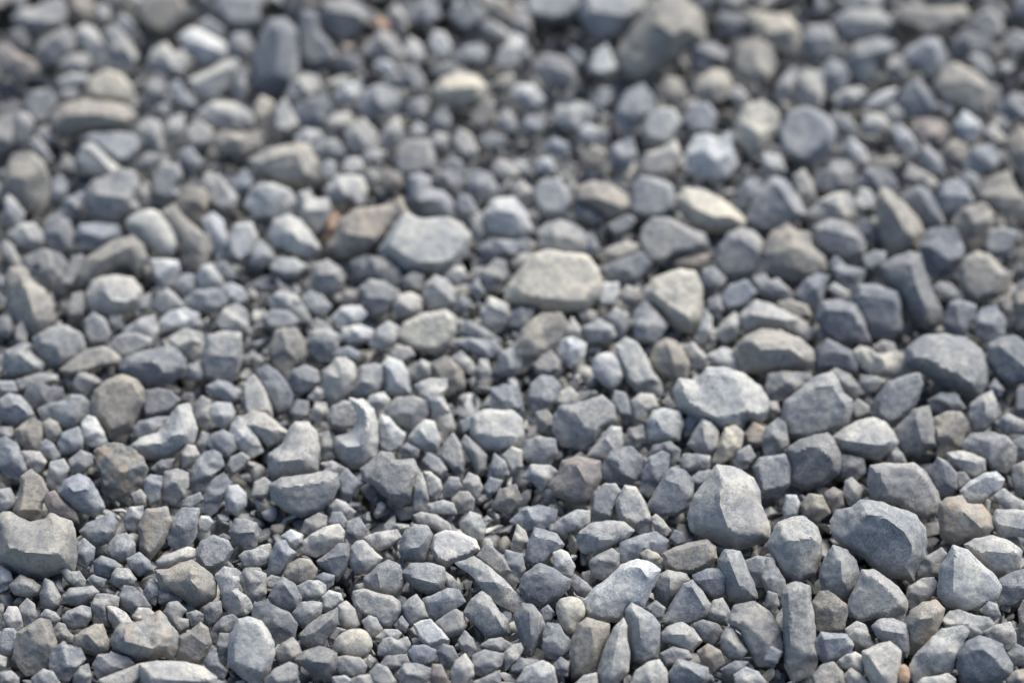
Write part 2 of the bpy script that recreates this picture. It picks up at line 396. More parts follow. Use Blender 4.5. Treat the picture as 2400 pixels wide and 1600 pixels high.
p 64,40 65,28 70,22 74,15 82,15 88,22 90,33 85,48 78,55 70,58 65,50|68,32 77,33 82,20#pale blunt upright stone
b 70,13 76,7 85,6 95,12 93,19 85,16 75,15
g 87,45 93,35 98,25 110,22 116,23 115,35 110,45 98,50 88,52|95,36 104,38
w 118,30 117,22 122,17 132,21 137,30 140,48 136,50 128,50 120,45|122,22 134,48
p 145,25 152,18 163,22 168,27 165,32 150,35 140,30
g 67,70 70,60 80,55 89,55 93,66 90,78 80,80 70,78
p 88,53 96,57 106,66 110,75 109,92 107,105 98,113 88,113 80,106 74,95 75,91 88,85 94,76 94,66|98,66 101,82 96,96 80,97#pale grey crescent-shaped stone
w 100,58 105,50 117,48 122,54 118,61 108,63
g 118,62 130,54 145,53 157,55 157,65 152,75 142,80 132,75 122,70
w 112,75 115,68 122,70 128,78 135,85 133,97 122,103 114,97 112,85|118,75
p 142,88 146,80 155,72 163,74 168,90 165,100 155,98 147,93|150,80 163,97
p 147,40 160,35 175,35 176,42 170,50 175,65 180,80 173,84 165,75 158,58
p 201,85 202,70 210,66 235,66 241,72 242,85 238,95 225,98 208,95|204,88 239,86#squared cream block
p 15,120 16,105 25,96 30,83 37,77 46,78 53,87 57,100 55,118 48,122 30,124 18,126|22,110 40,108#mitten-shaped pale stone
g 16,132 22,126 45,123 65,120 75,122 76,132 68,143 58,152 42,157 30,152 18,143|20,133 60,128#flat-topped pale grey slab
p -18,73 -3,64 10,67 22,77 30,83 26,90 12,96 0,85|-10,74 25,85
w 60,112 70,111 82,117 77,122 68,119
b 75,125 83,118 92,126 102,130 92,135 85,145 78,148
g 98,118 105,112 116,104 122,106 128,112 143,112 148,120 145,135 141,145 132,147 120,138 110,130 100,125#fractured light grey stone
p 146,125 151,120 155,130 157,145 153,155 146,155
p 155,119 159,121 168,128 171,137 165,145 158,142
b 153,110 158,103 168,108 174,118 170,125 160,119
g 170,105 175,95 181,86 186,95 190,110 188,125 180,115
g 188,93 192,87 200,95 210,105 209,118 203,124 198,110|200,100
p 191,130 196,122 203,125 207,135 203,145 197,138
t 181,145 187,138 195,138 200,145 198,155 188,157
b 172,135 178,125 186,125 188,133 180,142 173,142
b 133,100 138,94 150,100 148,106 138,107
b 217,55 218,45 228,42 240,45 243,60 232,65 222,62
p 180,15 188,10 198,20 204,28 198,30 188,25
p 203,25 206,17 212,17 215,30 208,35
t 163,20 175,15 188,28 190,40 178,45 170,40
b 180,0 195,-3 220,0 225,8 215,14 200,8
g 220,28 225,10 240,2 245,15 240,28 228,30
b 209,135 215,125 226,128 222,138 213,143
t 218,152 225,138 238,133 242,145 232,157
p 48,52 56,42 63,45 62,52 55,56
g 57,85 66,83 71,95 73,108 62,108 59,98
p 50,70 55,56 64,57 66,66 58,75
g 32,65 38,55 47,56 47,68 40,74
p 0,130 8,126 13,130 8,142 -4,142
p 68,152 74,146 82,148 90,157 85,162 70,160
p 157,150 172,147 180,150 185,157 160,158
p 124,12 130,5 142,6 145,12 138,18 128,18
b 188,74 195,70 197,82 190,85
b 214,125 220,103 228,110 232,122
p 227,105 235,97 243,100 243,115 235,120 230,112
@2,2
g 19,22 28,13 35,10 41,18 43,26 35,31 24,30
w 43,12 45,0 55,-4 68,2 65,12 58,20 54,22 48,16
w 73,28 75,16 82,11 94,11 100,20 103,32 98,40 92,45 82,38#bluish white oval stone
p 97,5 105,0 112,3 120,15 127,28 134,40 136,48 128,48 118,46 108,35 101,20#long cream slab leaning on the white oval
t 128,18 134,5 142,0 148,2 155,10 160,22 158,32 150,33 140,30 130,25|144,5 152,30
p 158,5 165,2 178,15 176,22 166,24 161,15
w 181,14 195,7 205,10 213,25 210,30 200,26 190,20
b 18,52 20,40 28,34 36,35 44,42 40,52 32,61 22,63
p 39,55 45,46 53,43 60,50 59,57 45,60
g 42,70 45,62 65,58 82,53 90,60 92,72 82,80 75,92 65,96 48,92 41,82#mottled blue-grey block
b 92,55 95,46 103,48 112,68 106,75 98,65
p 111,55 118,48 130,49 133,60 125,65 122,75 113,72|114,54 126,62
p 152,45 155,36 170,38 180,28 195,26 210,30 225,42 232,55 234,65 228,71 215,70 210,78 195,80 175,70 158,60|156,55 190,70 214,67#broad pale slab with a notched upper edge
p 125,92 126,75 132,66 140,64 153,66 157,75 152,90 142,92|133,72 143,90
p 158,75 162,69 170,70 173,75 168,84 160,87
p 163,95 168,83 175,71 183,74 189,84 190,97 183,102 170,100|175,76 178,98
c 185,110 190,95 196,80 205,77 211,84 208,95 200,105 190,113
o 215,85 222,74 232,80 240,90 228,95 218,92
g 10,105 14,93 25,90 38,92 40,103 34,114 20,112
p 12,125 18,114 35,115 42,120 35,130 27,137 20,128
k 35,132 42,122 48,112 60,110 78,113 79,125 74,142 70,147 58,145 40,138|60,115 73,138#brown stone with a cream edge
b 74,157 75,140 85,132 95,131 100,138 94,152 90,162 83,168 75,167
p 96,147 105,134 111,136 120,150 126,162 127,174 118,177 108,167 99,163
b 126,152 133,138 140,122 147,117 158,120 165,128 163,140 158,152 150,156 135,157|140,127 162,133#bluish block with a pale top band
b 117,138 122,120 128,108 138,101 145,104 143,118 135,130 125,142
d 84,115 92,100 100,97 110,97 118,107 116,120 108,130 95,130 85,125
p 70,105 80,92 92,79 98,80 100,95 95,106 85,108|85,88 95,100
g 101,92 108,82 120,78 122,90 115,97 105,97
d 124,104 130,97 145,92 153,100 152,110 145,116 145,103
b 154,110 158,104 172,104 181,106 180,115 165,118 156,116
p 172,145 190,117 205,118 220,128 225,135 226,150 233,170 232,178 222,182 205,187 185,178 168,170 166,160|191,120 191,150 200,175#huge faceted pale grey block
b 205,112 208,102 218,96 222,105 215,115 208,120
g 223,116 228,108 238,105 240,118 232,128 226,125
g 22,65 32,63 38,70 40,80 35,85 25,82
p 138,55 143,52 150,60 155,65 148,65
b 166,125 172,120 182,120 187,121 180,130 168,132
@3,2
t -28,8 -20,-2 -5,-10 10,-10 28,-3 38,10 38,18 34,23 20,25 0,26 -20,24|-20,8 20,7 34,17#pale-topped loaf-shaped stone
d 43,20 48,8 55,0 65,4 78,10 84,20 82,28 70,28 55,24 45,25|50,7 75,13
c 77,10 85,6 93,10 100,14 118,11 130,17 136,24 130,30 115,30 100,28 88,22#lumpy cream stone
g 96,5 105,0 115,2 119,11 105,12
g 125,20 130,8 145,-2 165,-6 180,0 192,10 197,25 198,40 194,50 185,48 170,40 155,33 140,25|145,20 165,25 190,45#large grey dome-shaped stone
d 203,18 205,5 215,0 225,-2 240,8 240,35 225,37 212,30|214,5 238,25
g 0,45 0,30 15,28 38,30 42,36 30,43 18,55 5,52
g 15,72 18,57 30,45 45,35 58,32 64,36 68,48 75,55 76,62 72,72 68,80 55,83 35,88 22,85|35,43 62,40 72,62#big rough grey block
g 55,29 62,25 75,32 88,48 80,52 72,47 64,34
d 98,70 102,55 112,40 125,32 138,31 139,38 134,52 130,60 120,72 112,78 103,74
b 84,40 85,32 100,33 107,36 98,45 90,48
p 62,88 70,80 85,73 97,70 108,75 115,85 119,92 112,100 100,106 85,106 68,100|66,90 100,95 116,94#oblong stone with a ribbed pale top
d 115,90 118,80 130,68 133,63 147,60 150,72 152,85 154,95 145,98 138,103 125,102|134,65 142,93#dark stone with a bright white strip
t 152,70 165,65 175,67 182,75 178,90 172,98 165,104 158,105 155,92
d 148,55 158,50 172,50 180,62 175,64 160,66 150,65
p 185,70 188,58 196,50 205,46 208,58 207,70 198,80 190,82|199,52 200,66
g 180,95 188,88 205,87 218,90 225,98 224,110 218,117 208,115 198,106 186,100#rounded mauve-grey stone
p 165,103 175,101 188,104 199,108 198,118 190,123 178,117 168,110|170,107 195,112
g 227,92 235,88 242,95 242,110 230,105
d 20,100 30,93 42,87 55,84 60,90 64,105 62,118 50,127 35,132 22,128 20,115|24,97 50,92 52,103 62,105#blue-black block with a pale corner
g 0,80 10,72 16,75 18,95 10,103 -2,105 -6,92
b -10,115 0,106 15,105 21,115 18,130 8,140 -6,140
g 112,104 118,98 124,104 127,111 118,114 112,112
g 95,130 98,117 108,115 122,113 132,114 142,124 152,140 154,148 151,157 146,160 133,158 120,150 105,147 96,147|103,118 107,140#tall stone with a brown edge
d 150,120 157,108 165,112 172,122 172,135 165,143 157,140|160,110 167,140
g 174,120 180,120 186,127 178,135 174,136
w 178,138 185,130 200,122 210,120 215,127 210,136 195,146 182,148#whitish finger-shaped stone
p 208,142 216,137 228,145 240,150 240,157 220,155
t 225,115 235,112 245,115 245,140 230,140 226,128
p 69,140 72,128 77,125 87,136 85,145 75,150
k 53,140 60,135 68,138 68,150 60,157 54,148
w 15,155 18,142 25,142 30,150 26,160 16,162
t 32,150 38,142 48,143 55,157 45,165 33,160
g 76,60 82,53 92,60 93,65 80,72
d 66,105 75,105 88,108 88,120 80,126 68,124
b 210,75 220,68 232,73 240,75 240,82 218,83
p 0,68 -2,55 8,56 10,65 4,70
b 203,42 208,35 216,45 213,50
d 228,65 230,45 240,42 240,72
@0,1
t 3,18 8,5 15,-12 28,-13 38,-5 41,10 40,25 36,35 25,33 12,28#tall tan-grey stone with a rounded crown
b 45,20 48,10 55,6 60,12 60,22 54,28 46,27
g 80,30 82,20 88,12 100,5 110,0 120,3 124,15 122,28 126,35 120,42 110,46 95,46 85,40|90,22 115,25#big rough pale lump
b 54,40 62,28 72,22 78,20 78,30 73,38 65,45 57,44
p 115,48 120,42 135,36 145,37 155,48 162,60 165,68 160,78 150,80 140,75 130,65 118,55|120,51 140,58 160,58#pale rounded loaf with a shaded face
t 150,38 158,34 168,45 180,55 190,62 193,72 188,88 180,90 170,85 168,65 160,50#bumpy tan stone behind the pale loaf
o 165,30 168,18 176,15 188,18 191,25 187,38 182,45 172,40#orange-tan cap-shaped stone
p 186,12 192,4 200,6 212,17 217,25 214,35 205,36 195,28
g 142,25 142,10 150,-4 162,-3 165,5 160,15 164,22 156,30 146,30
w 188,45 195,40 202,47 206,60 207,75 200,82 196,70 192,58
w 212,65 218,52 230,50 234,60 230,78 220,82 213,75
g 44,60 46,46 52,42 62,48 67,60 65,72 55,77 46,70
b 72,60 74,52 90,50 108,52 111,60 100,66 88,73 76,70
p 11,60 15,52 22,50 30,50 38,60 38,67 30,73 22,70 15,66|22,53 31,69
p 5,28 8,22 14,28 22,40 20,50 13,53 6,42
t 70,95 80,82 95,72 108,64 122,61 128,70 131,80 125,92 118,84 108,86 95,95 80,105 72,106|85,86 118,70#long knobbly tan bar
w 137,82 150,83 162,84 163,92 156,103 148,107 142,95
p 81,115 85,102 92,98 105,99 120,102 128,112 128,120 115,128 100,132 90,127 83,122|91,104 103,119 122,121#pale egg-shaped stone with a flat top
g 22,82 40,74 55,77 60,85 55,98 48,107 38,107 30,100 35,88 24,90
p 2,72 5,65 10,70 18,85 22,93 15,92 8,82
t 8,100 12,93 22,92 28,102 38,112 45,125 48,138 44,148 38,153 28,150 18,138 12,125|22,102 32,135#tall tan-grey stone leaning over
g 52,110 60,95 68,80 76,78 75,88 66,105 58,112
g 62,128 68,115 74,112 79,125 75,135 65,135
g 80,152 80,138 86,133 94,138 100,150 98,160 85,162
p 105,157 118,145 130,138 140,135 143,145 142,155 125,150
g 140,125 146,115 153,110 162,118 168,125 160,128 148,132|153,113
w 145,140 155,130 170,128 181,133 180,140 165,143 150,145
p 180,100 185,88 192,87 200,97 206,105 195,108 182,110|190,92
b 170,120 180,113 203,110 207,120 195,128 180,126
w 204,108 212,104 222,110 226,117 220,122 210,118
p 200,140 208,128 218,125 225,130 226,145 218,150 205,147
b 160,105 168,97 177,96 178,110 172,117 163,112
p 0,135 8,135 12,145 8,152 -2,150
p 15,145 20,138 25,150 24,160 15,157
b 124,125 130,116 138,113 137,122 130,132
b 210,22 215,10 224,0 232,10 228,20 218,24
p 128,18 135,8 138,15 136,30 130,30 126,24
b 198,87 205,84 212,92 216,98 208,99 200,93
b 97,140 102,133 110,134 111,143 105,148
@1,1
t -3,-8 12,-17 40,-25 46,-22 53,-5 52,6 42,11 25,8 10,3 0,2|2,-7 37,-18 46,5#brown-grey wedge block
p -4,20 5,14 18,16 30,22 35,30 28,38 15,42 0,40 -8,32
p 42,22 48,20 52,28 65,28 66,35 62,50 55,58 46,52 41,40|44,36 62,36
p 65,20 75,8 85,6 96,8 99,18 97,32 92,35 85,28 78,30 70,28|77,15 90,32
t 68,70 75,60 80,48 92,40 105,38 125,35 132,28 137,38 128,48 120,60 113,70 100,75 85,78 75,75|85,58 112,62#big pale brown slab behind the boat
p 115,72 120,62 128,50 138,42 150,46 160,44 175,45 188,52 194,60 190,75 185,88 170,92 150,92 138,90 128,82#big pale boat-shaped slab
b 140,5 150,3 158,8 160,18 172,20 178,30 180,42 165,43 152,40 142,28|150,28 172,24
p 15,58 18,48 28,44 38,48 48,60 56,72 50,78 38,77 25,70 18,68|35,58 48,76
p -4,75 3,65 12,72 17,80 8,86 -4,86
p 14,88 20,82 35,82 45,88 40,95 25,95
g 52,100 55,88 65,84 76,92 78,102 72,110 60,112|58,95 76,95
d 88,85 100,78 115,82 130,92 132,105 125,108 118,100 105,98 95,98
g 97,108 105,101 118,102 127,110 126,118 118,130 108,133 102,122|103,116 124,118
p 125,125 130,116 142,114 150,118 150,128 142,135 132,135|130,120 143,128
p 156,115 158,105 165,98 175,100 182,112 181,122 175,127 160,126|162,103 178,118
w 172,95 180,88 190,90 192,96 185,103 177,101
b 183,120 188,115 196,120 193,130 183,128
g 208,95 220,82 228,84 229,95 222,108 213,110
c 131,152 138,142 155,135 175,131 180,135 180,148 175,158 165,165 145,160#cream fan-shaped stone
p 208,130 215,118 230,125 232,132 225,145 218,150 208,142|210,122 230,130
d 183,150 195,138 210,145 225,157 222,161 205,158|194,140 220,158
p 13,120 22,113 35,116 45,130 50,138 40,138 32,128 15,125
b 8,135 15,128 30,129 40,138 35,145 20,147 10,143
b 42,118 50,112 60,116 68,125 62,133 50,130
w 72,135 80,127 95,126 101,132 95,140 75,145
w 76,155 80,145 95,143 106,148 105,155 85,157
g 50,142 55,137 68,145 74,157 66,152 52,152
p 105,160 112,148 122,140 130,145 128,157 115,163
p 20,152 28,147 40,150 34,145 22,150
b 197,42 205,40 210,60 205,68 198,62
w 212,40 220,30 235,28 245,40 252,55 246,63 230,62 215,55|222,36 240,40#bluish pyramid-shaped stone
b 205,72 215,65 235,66 250,65 248,72 235,76 215,78
d 160,10 165,0 185,0 192,12 185,22 172,18
b 192,10 200,0 215,5 220,18 210,25 198,20
b 183,32 188,22 195,25 205,40 200,42 190,42
t 79,120 82,112 92,110 98,118 95,125 85,125
b 135,100 145,93 153,97 152,110 144,111 136,108
b 98,12 100,0 112,0 113,8 106,12
t 115,15 120,2 133,2 134,15 126,18
b 195,108 203,100 210,112 205,118
p 228,110 236,105 240,118 230,120
r 64,65 66,45 72,38 76,42 74,52 70,65#small pink sliver
@2,1
t 58,28 62,18 75,13 90,16 102,24 108,32 103,42 92,44 80,36 68,30|66,22 85,27 102,34#eye-shaped brown and cream stone
d 58,29 66,32 78,40 85,45 75,48 60,42
b 88,50 95,46 108,42 112,45 105,55 95,58
b 112,38 115,15 120,9 130,11 145,15 149,25 149,42 140,44 125,42#squared bluish block
c 155,25 160,20 175,22 192,30 205,38 214,46 212,52 195,54 180,54 168,48 160,38|165,33 185,42 206,49#tan lens-shaped stone
g 122,65 122,55 130,45 145,47 160,53 177,58 178,68 165,75 150,76 138,82 128,80#pale grey pear-shaped stone
g 190,85 193,72 200,60 210,53 220,57 230,68 232,75 225,88 218,95 205,96 195,92|206,60 226,74
p 27,58 32,52 45,49 55,52 66,60 67,70 60,75 45,74 30,70
c 0,105 10,92 22,80 32,77 50,78 68,81 75,92 77,105 75,115 68,124 50,125 30,124 10,122 -4,118#large smooth pale cream slab
b 22,20 28,12 42,10 48,18 52,30 48,42 38,46 28,40
c 83,80 92,72 105,67 118,68 115,74 100,80 88,84
d 80,90 95,83 120,77 125,85 115,97 105,102 90,98
k 148,85 160,79 182,78 178,85 165,90 152,90
b 173,100 176,92 184,90 195,100 192,107 178,107
c 126,112 132,103 145,98 155,95 165,96 170,108 172,125 171,140 165,147 150,140 138,128 128,120|129,114 150,130 167,140#cream triangular stone
w 79,118 83,104 98,103 97,115 92,123 80,122
p 98,113 105,106 115,110 118,118 113,127 103,122
b 112,157 115,130 122,122 130,130 140,142 132,157
b 88,135 95,128 105,132 108,142 100,155 92,148
p 168,155 173,142 178,128 182,135 182,150 175,158
b 190,120 200,107 215,103 222,112 215,122 200,130
b 180,120 189,115 194,127 190,135 182,130
p 196,138 205,130 210,140 208,150 195,157 185,150
t -12,180 0,165 12,147 28,134 44,133 50,140 42,152 30,168 10,182 -8,185#long brown-grey stone lying diagonally
p 50,145 55,135 62,145 68,155 60,158 46,156
p 62,133 70,129 77,130 78,137 68,138
b 66,145 80,138 92,143 96,152 92,155 70,157|70,146 90,146
b 205,35 208,20 220,8 228,10 230,20 225,32 215,37
b 0,130 8,126 20,128 18,138 8,145 -2,142
p 0,85 10,76 18,78 15,86 5,91
k 212,135 222,132 225,140 218,145
b 69,62 75,60 78,72 76,78 70,76
b 222,98 232,95 240,105 240,118 228,112
p 0,15 8,10 16,18 16,30 8,35
@3,1
t 102,25 104,16 110,17 125,30 138,45 140,55 135,70 125,76 112,78 108,62 105,45|108,22 122,48 131,68#tilted slab with a tan lit face
d 122,25 138,17 145,20 153,35 161,50 155,54 142,52 138,42 128,32|140,20 155,48
d 140,65 148,56 158,54 170,53 175,62 178,75 175,85 168,95 160,100 150,93 143,80#dull dark oval stone
b 157,28 162,15 172,10 182,15 188,28 180,37 168,42 160,38|160,22 184,24
t 196,20 205,10 220,3 228,20 240,35 235,38 222,40 208,32#brown wedge by the right edge
t 170,48 175,38 185,34 195,32 205,40 205,55 195,68 188,70 178,62 174,55
t 177,90 182,82 192,77 202,80 212,90 220,98 218,108 205,113 192,117 184,112 178,100|180,98 188,108 214,106#tan six-sided stone
g 198,70 203,55 215,54 228,58 222,72 215,80 205,78
d 103,88 115,82 130,75 138,78 143,95 148,110 155,128 156,138 148,143 140,140 128,125 118,110 108,98|132,80 136,105 150,138#long dark blade with a pale edge
b 41,65 44,52 55,45 70,48 85,58 88,65 86,75 80,83 65,80 50,75|50,53 82,62
b 80,51 88,45 98,52 102,60 95,68 90,65
t -8,95 -5,75 5,58 18,53 25,58 35,60 38,72 48,82 52,92 40,98 25,98 5,92#rough knobbly tan-grey lump
p 40,40 48,30 62,23 72,22 78,32 78,40 65,43 45,44
p 81,28 85,17 93,18 98,28 96,36 85,38
b -20,45 -10,20 5,8 12,10 25,28 32,40 20,48 0,52 -15,50|8,12 25,38#bluish arched stone with a bright rim
p 25,5 32,0 40,12 42,25 35,30 28,18
d 42,15 45,2 62,-3 78,0 76,15 70,20 55,20|62,0 68,18
d 80,12 90,0 110,0 118,12 115,17 100,16 88,16
p 125,5 130,-4 145,2 155,12 150,17 138,12
b 178,8 182,0 192,6 194,15 188,18
b 28,112 35,100 45,95 55,98 52,105 48,125 40,126 32,120
b 58,85 62,78 72,88 88,92 85,102 75,110 66,105
b 87,80 98,74 108,75 108,85 95,92 88,90
w 55,108 60,104 75,112 74,120 65,115
d 80,118 85,108 100,108 118,112 120,122 120,145 110,155 95,150 88,135|84,114 118,120
d 47,135 52,124 65,122 80,125 88,140 92,157 78,155 65,155 55,150|55,128 80,130 90,152
p -25,135 -10,122 0,125 15,130 30,138 40,150 36,152 20,145 10,142 -5,142 -20,147|-15,132 15,137 32,147#long curved pale-topped stone
t 8,122 20,119 35,125 40,135 30,137 15,128
g 150,108 158,103 168,106 180,118 172,122 158,115
d 160,140 168,122 175,119 190,125 188,135 180,150 165,155|172,121 178,148
b 190,135 198,128 208,127 215,138 215,150 205,157 192,150
t 225,125 232,105 245,98 250,115 245,145 235,142#tan-brown stone cut by the right edge
t 212,118 222,113 226,125 232,140 222,138
b 0,102 8,100 20,112 22,118 5,117 -4,110
p 45,150 50,143 53,152 50,158
@0,0
g 13,18 20,12 32,10 45,5 55,2 58,10 57,20 45,28 30,30 18,26|16,18 50,20#pale green-grey stone in the top corner
o 62,10 66,-2 82,-2 85,8 80,18 70,20 64,18#round tan stone on the top edge
p 87,14 92,5 98,6 100,14 97,22 90,20
g 33,52 38,42 50,32 60,27 67,35 67,45 58,52 48,58 38,58|50,36 64,36
p 70,30 78,25 85,28 93,40 100,55 98,60 88,55 78,42
p 98,28 105,24 113,30 120,42 124,52 120,60 112,62 105,55
k -3,45 5,42 15,50 28,58 34,64 25,70 10,68 0,58#pinkish tan stone on the left edge
g 8,30 20,26 26,38 24,45 14,42
p 54,58 62,52 78,50 84,55 78,62 62,64
c 80,85 85,75 98,67 110,72 118,80 122,92 115,96 100,93 88,92|85,86 108,90#faceted tan stone above the long slab
p 54,75 65,70 80,70 82,76 70,80 58,80
t 50,108 58,98 75,94 95,95 115,100 122,108 118,116 100,120 75,121 55,122 49,118|55,106 90,105 115,110#long low grey slab
b 75,128 85,123 110,122 122,126 124,135 118,148 110,150 95,138 84,128
p 72,148 78,134 84,131 95,142 108,155 110,161 95,163 78,158|82,136 102,157#cream-faced wedge under the long slab
g 50,90 60,83 72,84 70,92 58,97
d 22,100 30,86 45,85 50,95 45,110 35,115 25,110
g 14,115 18,104 26,105 31,113 28,125 20,138 14,128|16,110 28,118
g 0,110 8,107 12,120 10,135 0,138 -4,120
p 27,130 33,126 42,138 48,148 42,150 33,142
b 33,120 40,117 50,125 52,131 42,130
w 167,35 175,28 185,30 205,42 206,52 198,60 185,58 172,45|172,36 204,48#rounded pale blue-grey stone
b 178,25 190,18 205,28 204,36 192,30
b 210,40 215,33 227,33 231,45 225,55 212,50
p 138,58 142,48 152,42 160,50 168,45 172,55 165,68 150,66
b 200,5 205,-2 235,-2 236,20 225,28 212,20
t 130,10 138,-2 165,-2 168,10 160,24 148,28 135,20
b 106,20 112,14 120,22 126,33 120,35 112,28
p 175,75 190,68 205,60 217,55 215,65 205,80 195,90 183,88|180,75 212,62
b 155,80 162,75 172,88 180,97 174,102 162,92
g 138,75 150,73 150,85 140,98 130,95
p 182,105 195,95 215,97 228,105 232,112 215,116 195,115
t 196,125 205,120 220,124 236,122 238,132 225,140 205,138
p 128,115 135,110 145,113 150,125 150,140 142,145 135,130
p 172,120 182,112 193,120 192,130 180,137 174,130
p 150,120 158,108 167,106 168,120 160,130 152,128
b 165,140 175,135 185,150 180,157 168,155
g 125,150 135,142 148,144 142,152 130,158
b 213,85 220,65 225,65 225,85 222,98
b 140,105 148,97 156,98 155,106 145,110
g 52,157 60,143 68,148 72,160
@1,0
d 0,60 8,35 15,22 25,20 32,30 34,50 36,70 28,85 10,86 0,80|20,24 20,78#tall dark upright slab
d 40,55 41,25 45,12 52,12 56,30 65,42 71,52 65,62 55,60
g 60,20 62,5 80,2 95,8 100,18 90,30 80,38 68,30|70,10 95,14
r 105,22 112,17 120,20 122,27 112,28#small orange chip near the top
p 122,10 128,5 135,15 138,26 130,27
b 140,15 150,5 165,5 168,15 155,22
d 178,15 200,2 212,14 205,25 192,27 185,20
t 205,0 225,0 240,12 238,22 225,20 212,10
p 205,24 215,20 228,28 238,35 232,40 215,30
w 160,40 165,30 172,32 177,42 175,52 168,52
w 137,45 142,36 150,42 153,52 146,58 138,52
g 96,50 105,40 115,30 125,35 135,48 130,58 118,53 105,52|115,36 124,48
w 108,60 115,54 125,58 128,65 120,68
g 132,63 145,62 152,72 156,88 148,90 140,75
b 94,98 96,85 110,80 128,85 130,95 118,103 100,105#smooth flat bluish stone
b 115,75 130,68 146,72 140,80 128,82 120,80
b 138,105 140,95 152,90 158,92 155,105 148,112
c 165,85 172,75 185,70 200,72 208,80 205,90 190,96 172,93|170,82 200,80#tan almond-shaped stone
b 186,55 192,45 205,42 212,48 208,57 195,58
b 160,68 172,60 185,60 182,67 168,70
p 220,58 225,48 232,40 240,44 240,60 228,62
t 196,118 202,105 212,92 218,95 215,108 207,120
b 160,115 165,105 172,98 178,110 175,122 165,120
w 72,88 82,80 97,75 95,85 88,96 80,95
p 63,78 75,72 85,70 86,76 75,80
p 28,90 32,76 45,70 55,72 58,80 45,92 38,95
d 36,100 45,93 65,90 67,98 60,115 48,118 38,110
p 18,118 20,100 26,92 33,105 38,115 30,122
c 0,98 5,90 15,95 12,105 0,110
p 65,115 72,106 86,105 84,115 75,122
p 84,125 88,115 98,112 108,122 110,135 102,138 90,138#pale greenish rounded stone
p 115,130 120,118 130,108 133,120 130,132 120,138
g 131,155 132,138 142,132 158,131 162,145 164,157 150,163 135,162#square greenish grey stone
p 160,128 165,122 176,125 176,135 165,138
p 183,130 188,120 196,125 202,140 200,147 190,142
b 205,128 215,124 230,128 225,135 212,135
w 36,128 45,120 58,122 62,127 50,131 40,133
b 48,138 60,128 75,130 80,140 65,145 52,142
w 78,155 85,147 95,147 98,155 88,162
w 60,155 66,148 72,150 72,165 62,165
t 215,80 225,72 235,70 238,80 225,85
b 222,115 228,100 236,108 238,120 228,122
w 142,120 148,112 155,118 152,125 145,125
p 100,141 108,137 120,140 110,150 100,148
k 76,48 80,40 90,42 88,48
p 218,155 222,148 232,150 240,160 228,165
b 172,155 178,145 188,150 190,160 178,165
d 72,60 78,50 95,55 98,62 85,70
@2,0
g 12,10 15,-3 60,-3 62,5 55,13 40,17 22,15
g 66,15 68,-3 118,-3 118,8 110,20 95,32 82,35 72,25|75,10 108,15#large grey stone hanging over the top edge
t 100,50 115,28 130,8 140,0 155,0 168,12 172,22 175,35 158,42 145,52 132,62 120,72 108,70 102,60|131,20 148,32 167,23#prism-shaped stone with a round tan top
g 0,15 8,8 15,18 17,30 8,32 0,28
w -6,56 -5,41 2,33 10,36 11,50 5,60
w 72,64 78,50 86,42 92,55 97,63 90,67 78,67#small white triangular stone
d 20,60 28,52 45,55 55,65 56,75 45,78 30,75|25,58 54,68
b 50,53 55,45 65,52 65,60 58,63
w 0,85 5,80 18,80 28,92 22,97 8,95
p 40,108 42,98 50,100 60,96 72,100 74,106 65,112 58,118 50,115
b 98,112 100,100 108,85 120,78 128,90 128,102 118,108 108,122#tall leaning bluish stone
p 122,120 126,110 136,102 146,102 152,112 145,128 135,133 124,130
t 135,85 142,73 152,74 160,90 156,99 145,92
c 168,85 172,76 185,66 195,68 202,80 192,90 178,92
d 166,45 170,40 185,42 198,50 196,58 185,58 178,68 168,62|168,44 192,54
d 188,20 192,14 215,15 220,22 212,32 195,32|190,18 217,24
t 208,60 212,42 225,38 238,42 240,60 235,72 220,74 210,70#brown knobbly stone
c 208,115 214,98 228,95 241,104 242,115 232,130 222,145 216,135 210,125#tan arrowhead-shaped stone
w 165,140 170,128 178,125 190,130 198,122 200,140 203,150 195,160 175,160 165,155#pale stone with two peaks
b 160,110 165,98 180,95 186,105 183,120 175,124 165,122
p 200,88 207,80 215,88 220,95 210,98
b 90,148 95,135 110,128 112,140 105,155 98,155
p 120,155 125,143 140,138 150,131 152,140 145,160 128,162
w 62,120 70,115 78,120 75,130 65,130
b 30,135 38,128 50,133 52,140 38,142
b 8,118 15,108 28,108 28,118 15,122
w 22,157 25,148 35,145 40,157
b 78,95 82,82 90,82 88,95 82,102
w 0,155 5,148 12,152 10,160
g 190,5 195,-3 215,-3 212,8 200,11
b 165,5 170,-3 185,-3 178,10
t 65,145 75,135 85,140 82,152 70,152
@3,0
c -18,10 -5,14 15,17 26,28 31,45 28,50 15,44 2,35 -10,22#pale leaf-shaped stone
g 32,35 38,26 55,25 60,38 55,50 45,56 35,50|34,36 58,35
g 62,20 75,12 100,12 112,22 105,30 90,37 72,37 65,28|64,19 108,20#grey block with a straight ridge
p 75,5 80,-3 105,-3 103,7 80,8
t 112,15 125,8 150,11 180,9 183,14 165,25 145,30 130,22#long flat grey stone near the top
g 75,55 80,45 100,38 115,42 112,50 100,55 98,68 88,78 80,70|84,52 108,46
b 125,52 132,45 145,35 155,38 162,50 160,62 150,73 138,62 128,58|148,38 157,55
g 108,65 112,52 122,53 128,62 125,72 115,72
t 155,80 162,65 170,61 188,70 200,80 200,95 190,105 175,95 162,90|165,66 197,80#brown-grey stone with lit ridge
p 185,52 192,50 200,55 205,65 200,70 190,62
g 185,25 195,15 203,10 212,18 215,30 208,36 195,33
d 170,40 180,30 205,38 205,48 190,50 175,50
g 215,40 225,30 240,35 240,45 228,48
p 28,95 28,68 35,65 47,68 48,85 46,100 38,98#pale upright tooth
